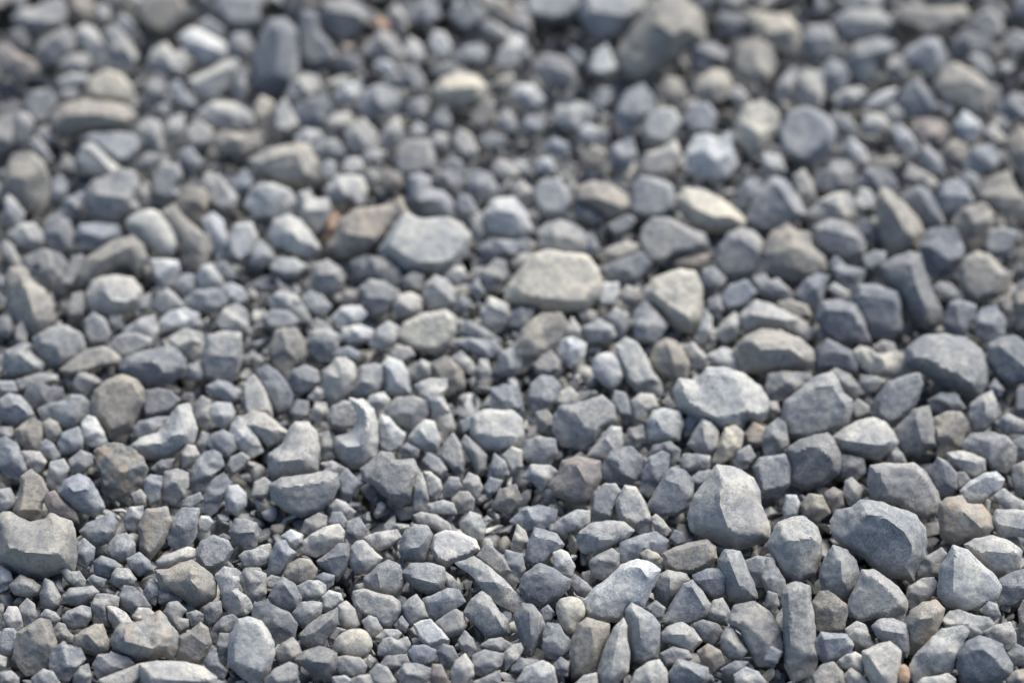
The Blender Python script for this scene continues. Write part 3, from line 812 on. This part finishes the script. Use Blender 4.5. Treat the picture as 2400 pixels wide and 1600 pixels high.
b 50,80 50,65 58,57 68,60 74,70 70,80 60,86
p 10,80 15,72 25,62 27,68 26,80 20,92 8,90
p 60,92 68,85 85,80 90,85 82,92 68,96
w 88,100 98,90 110,84 118,82 112,92 98,98
d 120,95 128,82 138,76 148,88 153,100 145,105 130,105|138,80 150,101
p 88,115 92,105 105,108 110,115 102,122 92,122
g 107,103 115,95 125,105 122,113 112,113
w 115,118 120,115 130,125 138,138 132,143 124,138#bright narrow triangular stone
b 10,120 20,105 35,100 50,108 58,120 55,135 45,148 30,145 15,138#round bluish boulder
g 54,112 60,105 72,108 80,118 72,122 58,118
w 70,135 75,128 88,138 92,150 82,150
k 132,118 140,110 158,112 165,120 160,130 148,130
w 172,115 180,102 192,112 195,120 185,130 178,128
b 160,100 164,90 170,100 168,107 162,106
p 200,120 205,115 218,128 214,133 204,128
t 160,140 170,130 182,135 184,144 172,155
b 180,152 190,138 205,135 212,145 205,157 188,160
b 140,145 145,132 158,148 162,160 148,160
t 222,130 232,118 245,130 245,170 235,160 228,148
p 55,157 60,148 72,150 80,160 60,162
t 88,155 100,148 118,145 120,153 110,157
w -5,157 -3,142 10,145 15,157 5,162
p 210,62 218,58 226,62 222,66
d 210,100 225,88 240,90 240,108 222,108
b 212,115 218,108 222,118 215,122
g 196,90 202,92 205,108 198,105
"""
TONES = {   # base colour, iron stain
    'p': ((0.385, 0.386, 0.380), 0.04), 'w': ((0.460, 0.468, 0.476), 0.0), 'c': ((0.445, 0.428, 0.382), 0.05),
    'g': ((0.276, 0.281, 0.287), 0.03), 'b': ((0.262, 0.273, 0.293), 0.0), 'd': ((0.202, 0.210, 0.226), 0.0),
    't': ((0.284, 0.272, 0.252), 0.06), 'o': ((0.292, 0.280, 0.258), 0.30), 'k': ((0.280, 0.255, 0.245), 0.10),
    'r': ((0.400, 0.285, 0.220), 0.25), 'm': ((0.200, 0.214, 0.218), 0.42), 'x': ((0.275, 0.273, 0.268), 0.28)}
TONE_WORD = {'p': 'pale grey', 'w': 'whitish', 'c': 'cream', 'g': 'mid-grey', 'b': 'bluish grey', 'd': 'dark grey', 't': 'tan-grey',
             'o': 'orange-stained', 'k': 'pinkish brown', 'r': 'peach', 'm': 'mottled', 'x': 'grey'}

def parse(text):
    out = []; tx = ty = 0
    for ln in text.strip().splitlines():
        if ln[0] == '@':
            a, b = ln[1:].split(','); tx, ty = int(a)*600, int(b)*400; continue
        ln, _, name = ln.partition('#'); tone, rest = ln[0], ln[2:]
        o, _, r = rest.partition('|')
        pt = lambda s: np.array([[float(c) for c in q.split(',')] for q in s.split()]).reshape(-1, 2)*(10/3.92) + (tx, ty)
        out.append(dict(tone=tone, out=pt(o), ridge=pt(r) if r else np.zeros((0, 2)), name=name.strip()))
    return out

def poly_area(p):
    x, y = p[:, 0], p[:, 1]; return 0.5*np.sum(x*np.roll(y, -1) - np.roll(x, -1)*y)
def poly_centroid(p):
    x, y = p[:, 0], p[:, 1]; c = x*np.roll(y, -1) - np.roll(x, -1)*y; a = c.sum()/2
    return np.array([((x+np.roll(x, -1))*c).sum(), ((y+np.roll(y, -1))*c).sum()])/(6*a)
def chaikin(p, t=0.16):
    q = np.roll(p, -1, 0); r = np.empty((len(p)*2, 2)); r[0::2] = p*(1-t)+q*t; r[1::2] = p*t+q*(1-t); return r
def seg_dist(pts, poly):
    a = poly; b = np.roll(poly, -1, 0); d = b-a
    t = np.clip(((pts[:, None]-a)*d).sum(-1)/np.maximum((d*d).sum(-1), 1e-9), 0, 1)
    return np.linalg.norm(pts[:, None]-(a+t[..., None]*d), axis=-1).min(1)
def inside(pts, poly):
    x, y = pts[:, 0:1], pts[:, 1:2]; a, b = poly, np.roll(poly, -1, 0)
    c = ((a[:, 1] > y) != (b[:, 1] > y)) & (x < (b[:, 0]-a[:, 0])*(y-a[:, 1])/np.where(b[:, 1] == a[:, 1], 1e-9, b[:, 1]-a[:, 1])+a[:, 0])
    return c.sum(1) % 2 == 1

def cdt(ring, pts, edges):
    n = len(ring); vs = [Vector(p) for p in np.vstack([ring, pts])] if len(pts) else [Vector(p) for p in ring]
    v, e, f, ov, oe, of = geometry.delaunay_2d_cdt(vs, [(a+n, b+n) for a, b in edges], [list(range(n))], 1, 1e-4)
    return [np.array(q) for q in v], f, ov

def rough_stone(s, rng):
    """One traced stone as a closed faceted solid: outline, ridge towards the viewer's side, and a body of real depth behind."""
    P = s['out']
    if poly_area(P) < 0: P = P[::-1]
    c = poly_centroid(P); size = math.sqrt(abs(poly_area(P)))
    P = c + (P-c)*1.015
    ring0 = chaikin(chaikin(P, 0.25), 0.25) if smooth_one(s) else chaikin(P, 0.06); S = size
    zc = 0.0; d = (zc - CAM_H)/rays(c)[0][2]
    unit = d/FPX; zc = 0.32*size*unit; d = (zc - CAM_H)/rays(c)[0][2]; unit = d/FPX
    step = S/(27 if size > 150 else 22 if size > 95 else 17 if size > 60 else 12)
    ring = []
    for i in range(len(ring0)):
        p, q = ring0[i], ring0[(i+1) % len(ring0)]; m = max(1, int(round(np.linalg.norm(q-p)/step)))
        ring += [p+(q-p)*j/m for j in range(m)]
    ring = np.array(ring); n = len(ring)
    rd = s['ridge']
    if len(rd): rd = rd[inside(rd, P)]
    lo, hi = P.min(0), P.max(0)
    gx, gy = np.meshgrid(np.arange(lo[0], hi[0], step), np.arange(lo[1], hi[1], step*0.87))
    gx = gx + (np.arange(gx.shape[0]) % 2)[:, None]*step*0.5
    G = np.stack([gx.ravel(), gy.ravel()], 1) + rng.normal(0, step*0.10, (gx.size, 2))
    G = G[inside(G, ring)]; G = G[seg_dist(G, ring) > 0.55*step]
    def line_dist(q, ln):
        if len(ln) == 1: return np.linalg.norm(q-ln[0], axis=1)
        a, b = ln[:-1], ln[1:]; dd = b-a
        t = np.clip(((q[:, None]-a)*dd).sum(-1)/np.maximum((dd*dd).sum(-1), 1e-9), 0, 1)
        return np.linalg.norm(q[:, None]-(a+t[..., None]*dd), axis=-1).min(1)
    edges = []
    if len(rd):
        G = G[line_dist(G, rd) > 0.5*step]; rp = [rd[0]]
        for p, q in zip(rd[:-1], rd[1:]):
            m = max(1, int(round(np.linalg.norm(q-p)/step))); rp += [p+(q-p)*(j+1)/m for j in range(m)]
        rp = np.array(rp); edges = [(i, i+1) for i in range(len(rp)-1)]; Q = np.vstack([rp, G])
    else: Q = G
    do = seg_dist(Q, P) if len(Q) else np.zeros(0)
    rim = (1.6 + 0.8*rng.random())
    if len(rd):
        top = min(0.50*S, 1.2*seg_dist(rd, P).max() + 0.14*S); base = (0.13+0.05*rng.random())*S
        dr = line_dist(Q, rd); hq = base + (top-base)*do/np.maximum(do+dr, 1e-6)
        k = 0.35 + 0.40*rng.random(); a = rng.uniform(-0.9, 0.9); g = np.array([math.sin(a), math.cos(a)])*k   # a break across the lower face
        hq = np.minimum(hq, top*0.97 - ((Q-c) @ g) + 0.10*S)
        for j in range(1):
            a = rng.uniform(0, 2*math.pi); g = np.array([math.cos(a), math.sin(a)]); p0 = c + g*S*rng.uniform(0.28, 0.42)
            hq = np.minimum(hq, top*rng.uniform(0.62, 0.92) - ((Q-p0) @ g)*rng.uniform(0.5, 1.4))
    else:
        a0 = rng.uniform(0, 2*math.pi); hq = np.full(len(Q), 0.46*S)
        for j in range(4):
            a = a0 + j*math.pi/2 + rng.normal(0, 0.35); k = rng.uniform(0.20, 0.80)
            hq = np.minimum(hq, S*rng.uniform(0.24, 0.40) - ((Q-c) @ np.array([math.cos(a), math.sin(a)]))*k)
        for j in range(4):
            a = rng.uniform(0, 2*math.pi); g = np.array([math.cos(a), math.sin(a)]); p0 = c + g*S*rng.uniform(0.18, 0.40)
            hq = np.minimum(hq, S*rng.uniform(0.18, 0.30) - ((Q-p0) @ g)*rng.uniform(0.6, 1.6))
    if smooth_one(s):
        u = np.clip(do/max(do.max(), 1e-6), 0, 1); hq = 0.40*S*np.sqrt(1-(1-u)**2.2); rim = 9.0
    elif flat_one(s) or (not len(rd) and rng.random() < 0.25):
        tilt = np.array([rng.normal(-0.05, 0.12), rng.normal(-0.14, 0.12)]); hq = 0.23*S - (Q-c) @ tilt
        a = rng.normal(0, 0.5); g = np.array([math.sin(a), math.cos(a)])
        hq = np.minimum(hq, 0.30*S - ((Q-(c+g*S*rng.uniform(0.26, 0.38))) @ g)*1.3)
    elif not len(rd):
        k = rng.uniform(0.25, 0.75); a = rng.normal(0, 0.5); g = np.array([math.sin(a), math.cos(a)])      # broken lower face
        hq = np.minimum(hq, S*rng.uniform(0.26, 0.34) - ((Q-(c+g*S*rng.uniform(0.0, 0.16))) @ g)*k)
    hq = np.maximum(np.minimum(hq, rim*do), 0.35*do)
    fv, ff, ov = cdt(ring, Q, edges)
    V, Fs = [], []
    def push(p2, h):
        V.append(CAMP + rays(p2)[0]*(d - h*unit)); return len(V)-1
    idx = []
    for p2, o in zip(fv, ov):
        i = min(o) if o else -1
        idx.append(push(p2, 0.0 if 0 <= i < n else (hq[i-n] if i >= n else 0.05*S)))
    Fs += [tuple(idx[i] for i in f) for f in ff]
    pts, hs = [], []
    for k, h in ((0.80, -0.30), (0.42, -0.55)):
        for q in (c+(P-c)*k)[::(1 if k > 0.5 else 2)]:
            if inside(q[None], P)[0]: pts.append(q); hs.append(h*S*(0.85+0.3*rng.random()))
    bv, bf, ov = cdt(ring, np.array(pts), [])
    idx = []
    for p2, o in zip(bv, ov):
        i = min(o) if o else -1
        idx.append(push(p2, 0.0 if 0 <= i < n else (hs[i-n] if i >= n else -0.2*S)))
    Fs += [tuple(reversed([idx[i] for i in f])) for f in bf]
    V = np.array(V)
    bm = bmesh.new(); vs = [bm.verts.new(v) for v in V]
    for f in Fs:
        try: bm.faces.new([vs[i] for i in f])
        except ValueError: pass
    bmesh.ops.remove_doubles(bm, verts=bm.verts, dist=unit*0.05)
    bmesh.ops.triangulate(bm, faces=bm.faces)
    for f in bm.faces: f.smooth = True
    bmesh.ops.recalc_face_normals(bm, faces=bm.faces)
    org = V.mean(0)
    s.update(c=c, size=size, S=S*unit, org=org, area=abs(poly_area(np.clip(P, [0, 0], [W, H]))))
    bmesh.ops.translate(bm, verts=bm.verts, vec=-Vector(org))
    me = bpy.data.meshes.new('stone'); bm.to_mesh(me); bm.free()
    return me

# smooth 3-D lattice noise, used to make the stones' faces uneven
LAT = RNG.random((32, 32, 32)).astype(np.float32)
def vnoise(p):
    i = np.floor(p).astype(int); f = p - i; f = f*f*(3-2*f); r = 0
    for dx in (0, 1):
        for dy in (0, 1):
            for dz in (0, 1):
                w = (f[:, 0] if dx else 1-f[:, 0])*(f[:, 1] if dy else 1-f[:, 1])*(f[:, 2] if dz else 1-f[:, 2])
                r = r + w*LAT[(i[:, 0]+dx) & 31, (i[:, 1]+dy) & 31, (i[:, 2]+dz) & 31]
    return r - 0.5

def set_tint(me, col, stain):
    a = me.attributes.new('tint', 'FLOAT_COLOR', 'POINT'); n = len(me.vertices)
    a.data.foreach_set('color', np.tile(np.array([*col, stain], np.float32), n))

def smooth_one(s):
    return any(w in s['name'] for w in ('round cream', 'egg-shaped cream', 'peach', 'bluish white oval', 'loaf with'))
def flat_one(s, k=0):
    return any(w in s['name'] for w in ('cream slab', 'pitted stone', 'boat-shaped', 'kite-shaped', 'fan-shaped', 'squared bluish', 'six-sided', 'pear-shaped', 'rectangular'))
def settle(stones):
    """Let every outline grow until it meets its neighbours: stones in a bed touch."""
    cen = np.array([poly_centroid(s['out']) for s in stones]); rad = np.array([np.linalg.norm(s['out']-c, axis=1).max() for s, c in zip(stones, cen)])
    for k in sorted(range(len(stones)), key=lambda k: -rad[k]):
        s = stones[k]; P = s['out']
        if poly_area(P) < 0: P = P[::-1]
        S = math.sqrt(abs(poly_area(P))); e = np.roll(P, -1, 0)-np.roll(P, 1, 0); nrm = np.stack([e[:, 1], -e[:, 0]], 1)
        nrm /= np.maximum(np.linalg.norm(nrm, axis=1), 1e-6)[:, None]
        nb = [stones[j]['out'] for j in np.nonzero(np.linalg.norm(cen-cen[k], axis=1) < rad+rad[k]+25)[0] if j != k]
        cr = np.roll(P, -1, 0)-P; pv = P-np.roll(P, 1, 0); hollow = pv[:, 0]*cr[:, 1]-pv[:, 1]*cr[:, 0] < 0
        g = np.zeros(len(P))
        for i in range(len(P)):
            for t in (0.12, 0.09, 0.06, 0.03):
                q = P[i]+nrm[i]*(min(t*S, 11)+1.5)
                if not any(inside(q[None], o)[0] for o in nb): g[i] = min(t*S, 11); break
        avg = 0.5*(np.roll(g, 1)+np.roll(g, -1)); g = np.where(hollow, 0.8*np.minimum(avg, g+3), np.minimum(g+2, 0.4*g+0.6*avg+1.5))
        if smooth_one(s): g = g*0 + 2
        Q = P + nrm*g[:, None]
        s['out'] = Q
    return stones
stones = settle(parse(STONES))
rough = []; BV, BF = [], []
for k, s in enumerate(stones):
    rng = np.random.default_rng(1000+k)
    me = rough_stone(s, rng)
    b0 = len(BV); BV += [tuple(v.co + Vector(s['org'])) for v in me.vertices]; BF += [tuple(b0+i for i in f.vertices) for f in me.polygons]
    rough.append(me)
BVH = bvhtree.BVHTree.FromPolygons(BV, BF)

fine = []
for k, (s, me) in enumerate(zip(stones, rough)):
    n = len(me.vertices)
    co = np.empty(n*3, np.float32); me.vertices.foreach_get('co', co); co = co.reshape(-1, 3).astype(float)
    nr = np.empty(n*3, np.float32); me.vertices.foreach_get('normal', nr); nr = nr.reshape(-1, 3)
    # one pass of edge wear, then uneven faces
    ne = len(me.edges); e = np.empty(ne*2, np.int32); me.edges.foreach_get('vertices', e); e = e.reshape(-1, 2)
    for _ in range(1):
        acc = np.zeros_like(co); cnt = np.zeros(n)
        np.add.at(acc, e[:, 0], co[e[:, 1]]); np.add.at(acc, e[:, 1], co[e[:, 0]])
        np.add.at(cnt, e.ravel(), 1); co = co*0.90 + 0.10*acc/np.maximum(cnt, 1)[:, None]
    S = s['S']; off = k*1.73
    smooth = 0.45 if smooth_one(s) else 1.0
    rgh = 2.2 if s['tone'] in 'mx' else smooth
    disp = 0.006 + 0.016*vnoise(co/S*3.1+off) + 0.024*rgh*vnoise(co/S*7.3+off+9) + 0.020*rgh*vnoise(co/S*15+off+5)
    co += nr*(disp*S)[:, None]
    me.vertices.foreach_set('co', co.astype(np.float32).ravel())
    col, st = TONES[s['tone']]; rng = np.random.default_rng(5000+k)
    g = 1 + rng.normal(0, 0.05); warm = rng.normal(0, 0.014)
    set_tint(me, (col[0]*g*(1+warm), col[1]*g, col[2]*g*(1-warm)), st)
    if not smooth_one(s): me.set_sharp_from_angle(angle=math.radians(30))
    me.materials.append(STONE); fine.append(me)

# ---------------------------------------------------------------- names and labels: the 300 that show largest are things of their own
order = sorted(range(len(stones)), key=lambda k: -stones[k]['area'])
marks = [k for k in range(len(stones)) if stones[k]['name']]
own = set(order[:300]); extra = [k for k in marks if k not in own]
for k in extra:
    for j in reversed(order[:300]):
        if j in own and not stones[j]['name']:
            own.discard(j); own.add(k); break
def shape_words(s):
    P = s['out'] - s['c']; C = P.T @ P/len(P); w, v = np.linalg.eigh(C); asp = math.sqrt(w[1]/max(w[0], 1e-9))
    ax = v[:, 1]; ang = math.degrees(math.atan2(-ax[1], ax[0])) % 180
    lean = 'lying flat' if ang < 22 or ang > 158 else 'standing upright' if 68 < ang < 112 else 'tilted'
    hull_n = len(P)
    if asp > 1.9: return 'narrow', lean
    if asp > 1.4: return 'oblong', lean
    if hull_n <= 5: return 'angular', ''
    return ('blocky' if len(s['ridge']) else 'rounded'), ''
def size_word(s):
    return 'large' if s['size'] > 118 else 'small' if s['size'] < 62 else 'mid-sized'
used = {}
def describe(k):
    s = stones[k]; shp, lean = shape_words(s); base = [size_word(s), shp, TONE_WORD[s['tone']], 'stone'] + lean.split()
    near = sorted((j for j in marks if j != k), key=lambda j: np.linalg.norm(stones[j]['c']-s['c']))[:6]
    def rel(j):
        d = s['c'] - stones[j]['c']; a = math.degrees(math.atan2(-d[1], d[0]))
        if 50 < a < 130: return 'just above'
        if -130 < a < -50: return 'just below'
        if 20 < a <= 50 or 130 <= a < 160: return 'diagonally above'
        if -50 <= a < -20 or -160 < a <= -130: return 'diagonally below'
        return 'beside'
    cands = []
    for j in near[:4]: cands.append(base + rel(j).split() + ['the'] + stones[j]['name'].split())
    sb = [w for w in base if w not in ('lying', 'flat', 'standing', 'upright', 'tilted')]
    for j in near[:4]: cands.append(sb + rel(j).split() + ['the'] + stones[j]['name'].split())
    for a in range(4):
        for b in range(a+1, 5): cands.append(sb[1:] + ['near', 'the'] + stones[near[a]]['name'].split()[:6] + ['and', 'the'] + stones[near[b]]['name'].split()[:6])
    for c in cands:
        t = ' '.join(c)
        if len(t.split()) <= 16 and t not in used: used[t] = k; return t
    t = ' '.join(' '.join(cands[0]).split()[:16]); used[t] = k; return t
for k in sorted(own, key=lambda k: -stones[k]['area']):
    s = stones[k]
    lab = s['name'] if s['name'] else describe(k)
    if s['name'] and len(lab.split()) < 4: lab = lab + ' among the gravel'
    o = bpy.data.objects.new('stone', fine[k]); o.location = s['org']; COL.objects.link(o)
    o['label'] = lab; o['category'] = 'stone'; o['group'] = 'larger stones of the gravel bed'

# ---------------------------------------------------------------- loose gravel: pebbles too many to count, one object
def ico(n):
    bm = bmesh.new(); bmesh.ops.create_icosphere(bm, subdivisions=n, radius=1.0)
    v = np.array([q.co[:] for q in bm.verts]); f = np.array([[q.index for q in t.verts] for t in bm.faces]); bm.free()
    return v/np.linalg.norm(v, axis=1)[:, None], f
def pebble(dirs, rng):
    m = rng.integers(8, 15); nrm = rng.normal(size=(m, 3)); nrm /= np.linalg.norm(nrm, axis=1)[:, None]
    dd = rng.uniform(0.62, 1.0, m); q = np.maximum(dirs @ nrm.T, 0)/dd
    p = rng.uniform(8, 26); r = 1/np.maximum((q**p).sum(1)**(1/p), 0.76)
    sc = np.array([rng.uniform(0.85, 1.35), rng.uniform(0.7, 1.0), rng.uniform(0.5, 0.85)])
    v = dirs*r[:, None]*sc
    return v*(1 + 0.08*vnoise(dirs*2.3+rng.uniform(0, 20)))[:, None]/np.cbrt(sc.prod())
def chip(rng):
    """A broken piece: a few flat faces with narrow worn edges."""
    bm = bmesh.new(); n = int(rng.integers(9, 14)); d = rng.normal(size=(n, 3)); d /= np.linalg.norm(d, axis=1)[:, None]
    sc = np.array([rng.uniform(1.0, 1.9), rng.uniform(0.65, 1.05), rng.uniform(0.35, 0.75)])
    for q in d*sc*rng.uniform(0.85, 1.1, (n, 1)): bm.verts.new(q)
    bmesh.ops.convex_hull(bm, input=bm.verts); bmesh.ops.dissolve_limit(bm, angle_limit=0.42, verts=bm.verts, edges=bm.edges)
    bmesh.ops.bevel(bm, geom=list(bm.edges), offset=0.075, segments=1, affect='EDGES', profile=0.5)
    bmesh.ops.triangulate(bm, faces=bm.faces); bmesh.ops.recalc_face_normals(bm, faces=bm.faces)
    bm.verts.ensure_lookup_table(); bm.verts.index_update()
    v = np.array([q.co[:] for q in bm.verts]); f = np.array([[q.index for q in t.verts] for t in bm.faces]); bm.free()
    return v*1.12/np.cbrt(sc.prod()), f
dirs3, f3 = ico(3); dirs2, f2 = ico(2)
LIB = [[(*chip(np.random.default_rng(700+i)), False) for i in range(60)] + [(pebble(dirs3, np.random.default_rng(300+i)), f3, True) for i in range(16)],
       [(*chip(np.random.default_rng(900+i)), False) for i in range(30)] + [(pebble(dirs2, np.random.default_rng(400+i)), f2, True) for i in range(12)]]

class Cells:
    def __init__(self, c): self.c = c; self.d = {}
    def key(self, p): return (int(p[0]//self.c), int(p[1]//self.c), int(p[2]//self.c))
    def clash(self, p, r, tol):
        a, b, c = self.key(p)
        for i in (a-1, a, a+1):
            for j in (b-1, b, b+1):
                for k in (c-1, c, c+1):
                    for q in self.d.get((i, j, k), ()):
                        dx = p[0]-q[0]; dy = p[1]-q[1]; dz = p[2]-q[2]; m = tol*(r+q[3])
                        if dx*dx+dy*dy+dz*dz < m*m: return True
        return False
    def add(self, p, r): self.d.setdefault(self.key(p), []).append((p[0], p[1], p[2], r))

def seen_at(p):
    d = np.asarray(p) - CAMP; z = d @ FWD
    return W/2 + FPX*(d @ RGT)/z, H/2 - FPX*(d @ UPV)/z
cells = Cells(0.034); peb = []
rg = random.Random(11)
Y0, Y1 = 0.62, 1.62
cam_v = Vector(CAMP)
def half_width(y): return 0.29 + 0.144*(y-0.79) + 0.15
def try_at(x, y, z, r, tol, strict=True):
    p = (x, y, z)
    if cells.clash(p, r, tol): return False
    v = Vector(p); hit = BVH.find_nearest(v, 0.06)
    if hit[0] is not None:
        dv = v - hit[0]; dist = dv.length
        if dist < r*0.80 or (dv.dot(hit[1]) < 0 and dist < 0.03): return False
    if z > -0.02:                      # do not lie on top of the larger stones
        dr = (v-cam_v).normalized(); up = Vector((0, 0, 1)).cross(dr).normalized(); vv = dr.cross(up)
        for a, b in ((0, 0), (0.6, 0), (-0.6, 0), (0, 0.6), (0, -0.6)):
            if BVH.ray_cast(v + up*(a*r) + vv*(b*r), dr, 0.10)[0] is not None: return False
    cells.add(p, r); peb.append((x, y, z, r)); return True
for r0, r1, tries, z0, z1, tol in ((0.014, 0.017, 300, -0.044, -0.024, 0.86), (0.010, 0.014, 2200, -0.042, -0.018, 0.84), (0.007, 0.010, 11000, -0.038, -0.012, 0.80),
                                   (0.0048, 0.007, 30000, -0.028, -0.004, 0.76), (0.0034, 0.0048, 20000, -0.018, -0.003, 0.74), (0.0022, 0.0034, 20000, -0.012, -0.002, 0.74)):
    for _ in range(tries):
        y = Y0 + (Y1-Y0)*rg.random(); hw = half_width(y); x = rg.uniform(-hw, hw)
        u, w = seen_at((x, y, 0)); out = u < -60 or u > W+60 or w < 25 or w > H+60
        if out and r1 < 0.0065: continue
        far = min(1.0, max(0.0, (y-1.12)/0.28) + max(0.0, x/0.4)*0.6)
        if r1 < 0.004 and far > 0.6: continue
        try_at(x, y, rg.uniform(z0, z1) + (0.016 if out else -0.013*far), rg.uniform(r0, r1), tol)

vs, fs, cs, sm = [], [], [], []; nv = 0
rng = np.random.default_rng(99)
keys = 'pppwwggggbbbbddt'
def add_mesh(v, f, col, smooth=True):
    global nv
    vs.append(v.astype(np.float32)); fs.append(f + nv); cs.append(np.tile(np.array(col, np.float32), (len(v), 1))); sm.append(np.full(len(f), smooth)); nv += len(v)
for (x, y, z, r) in peb:
    u, w = seen_at((x, y, z)); vis = -30 < u < W+30 and -30 < w < H+30
    lod = 0 if (vis and z > -0.012 and r > 0.0062 and w > 500) else 1
    lib = LIB[lod]; v, f, smo = lib[rng.integers(30 if r < 0.0046 else len(lib))]
    q = rng.normal(size=4); q /= np.linalg.norm(q); a, b, c, d = q
    R = np.array([[1-2*(c*c+d*d), 2*(b*c-a*d), 2*(b*d+a*c)], [2*(b*c+a*d), 1-2*(b*b+d*d), 2*(c*d-a*b)], [2*(b*d-a*c), 2*(c*d+a*b), 1-2*(b*b+c*c)]])
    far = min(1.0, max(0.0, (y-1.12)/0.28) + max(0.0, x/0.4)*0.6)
    tn = TONES[keys[rng.integers(len(keys))] if rng.random() > 0.45*far else 'd']; g = 1+rng.normal(0, 0.08)  # more dark grey towards the back and right: shade put into the stone colours
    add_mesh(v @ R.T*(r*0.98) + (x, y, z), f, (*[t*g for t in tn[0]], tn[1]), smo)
small = [k for k in range(len(stones)) if k not in own]
for k in small:
    me = fine[k]; me.calc_loop_triangles(); n = len(me.vertices)
    co = np.empty(n*3, np.float32); me.vertices.foreach_get('co', co)
    t = np.empty(len(me.loop_triangles)*3, np.int32); me.loop_triangles.foreach_get('vertices', t)
    col = np.empty(n*4, np.float32); me.attributes['tint'].data.foreach_get('color', col)
    add_mesh(co.reshape(-1, 3) + stones[k]['org'], t.reshape(-1, 3), col[:4]); bpy.data.meshes.remove(me)
Vv = np.concatenate(vs); Ff = np.concatenate(fs).astype(np.int32); Cc = np.concatenate(cs)
me = bpy.data.meshes.new('gravel'); me.vertices.add(len(Vv)); me.vertices.foreach_set('co', Vv.ravel())
me.loops.add(Ff.size); me.loops.foreach_set('vertex_index', Ff.ravel())
me.polygons.add(len(Ff)); me.polygons.foreach_set('loop_start', np.arange(0, Ff.size, 3, dtype=np.int32))
me.polygons.foreach_set('use_smooth', np.concatenate(sm))
me.update(calc_edges=True)
at = me.attributes.new('tint', 'FLOAT_COLOR', 'POINT'); at.data.foreach_set('color', Cc.ravel())
me.materials.append(STONE)
o = bpy.data.objects.new('gravel', me); COL.objects.link(o); o['kind'] = 'stuff'
o['label'] = 'small grey crushed stones filling the gaps between the larger ones'; o['category'] = 'gravel'
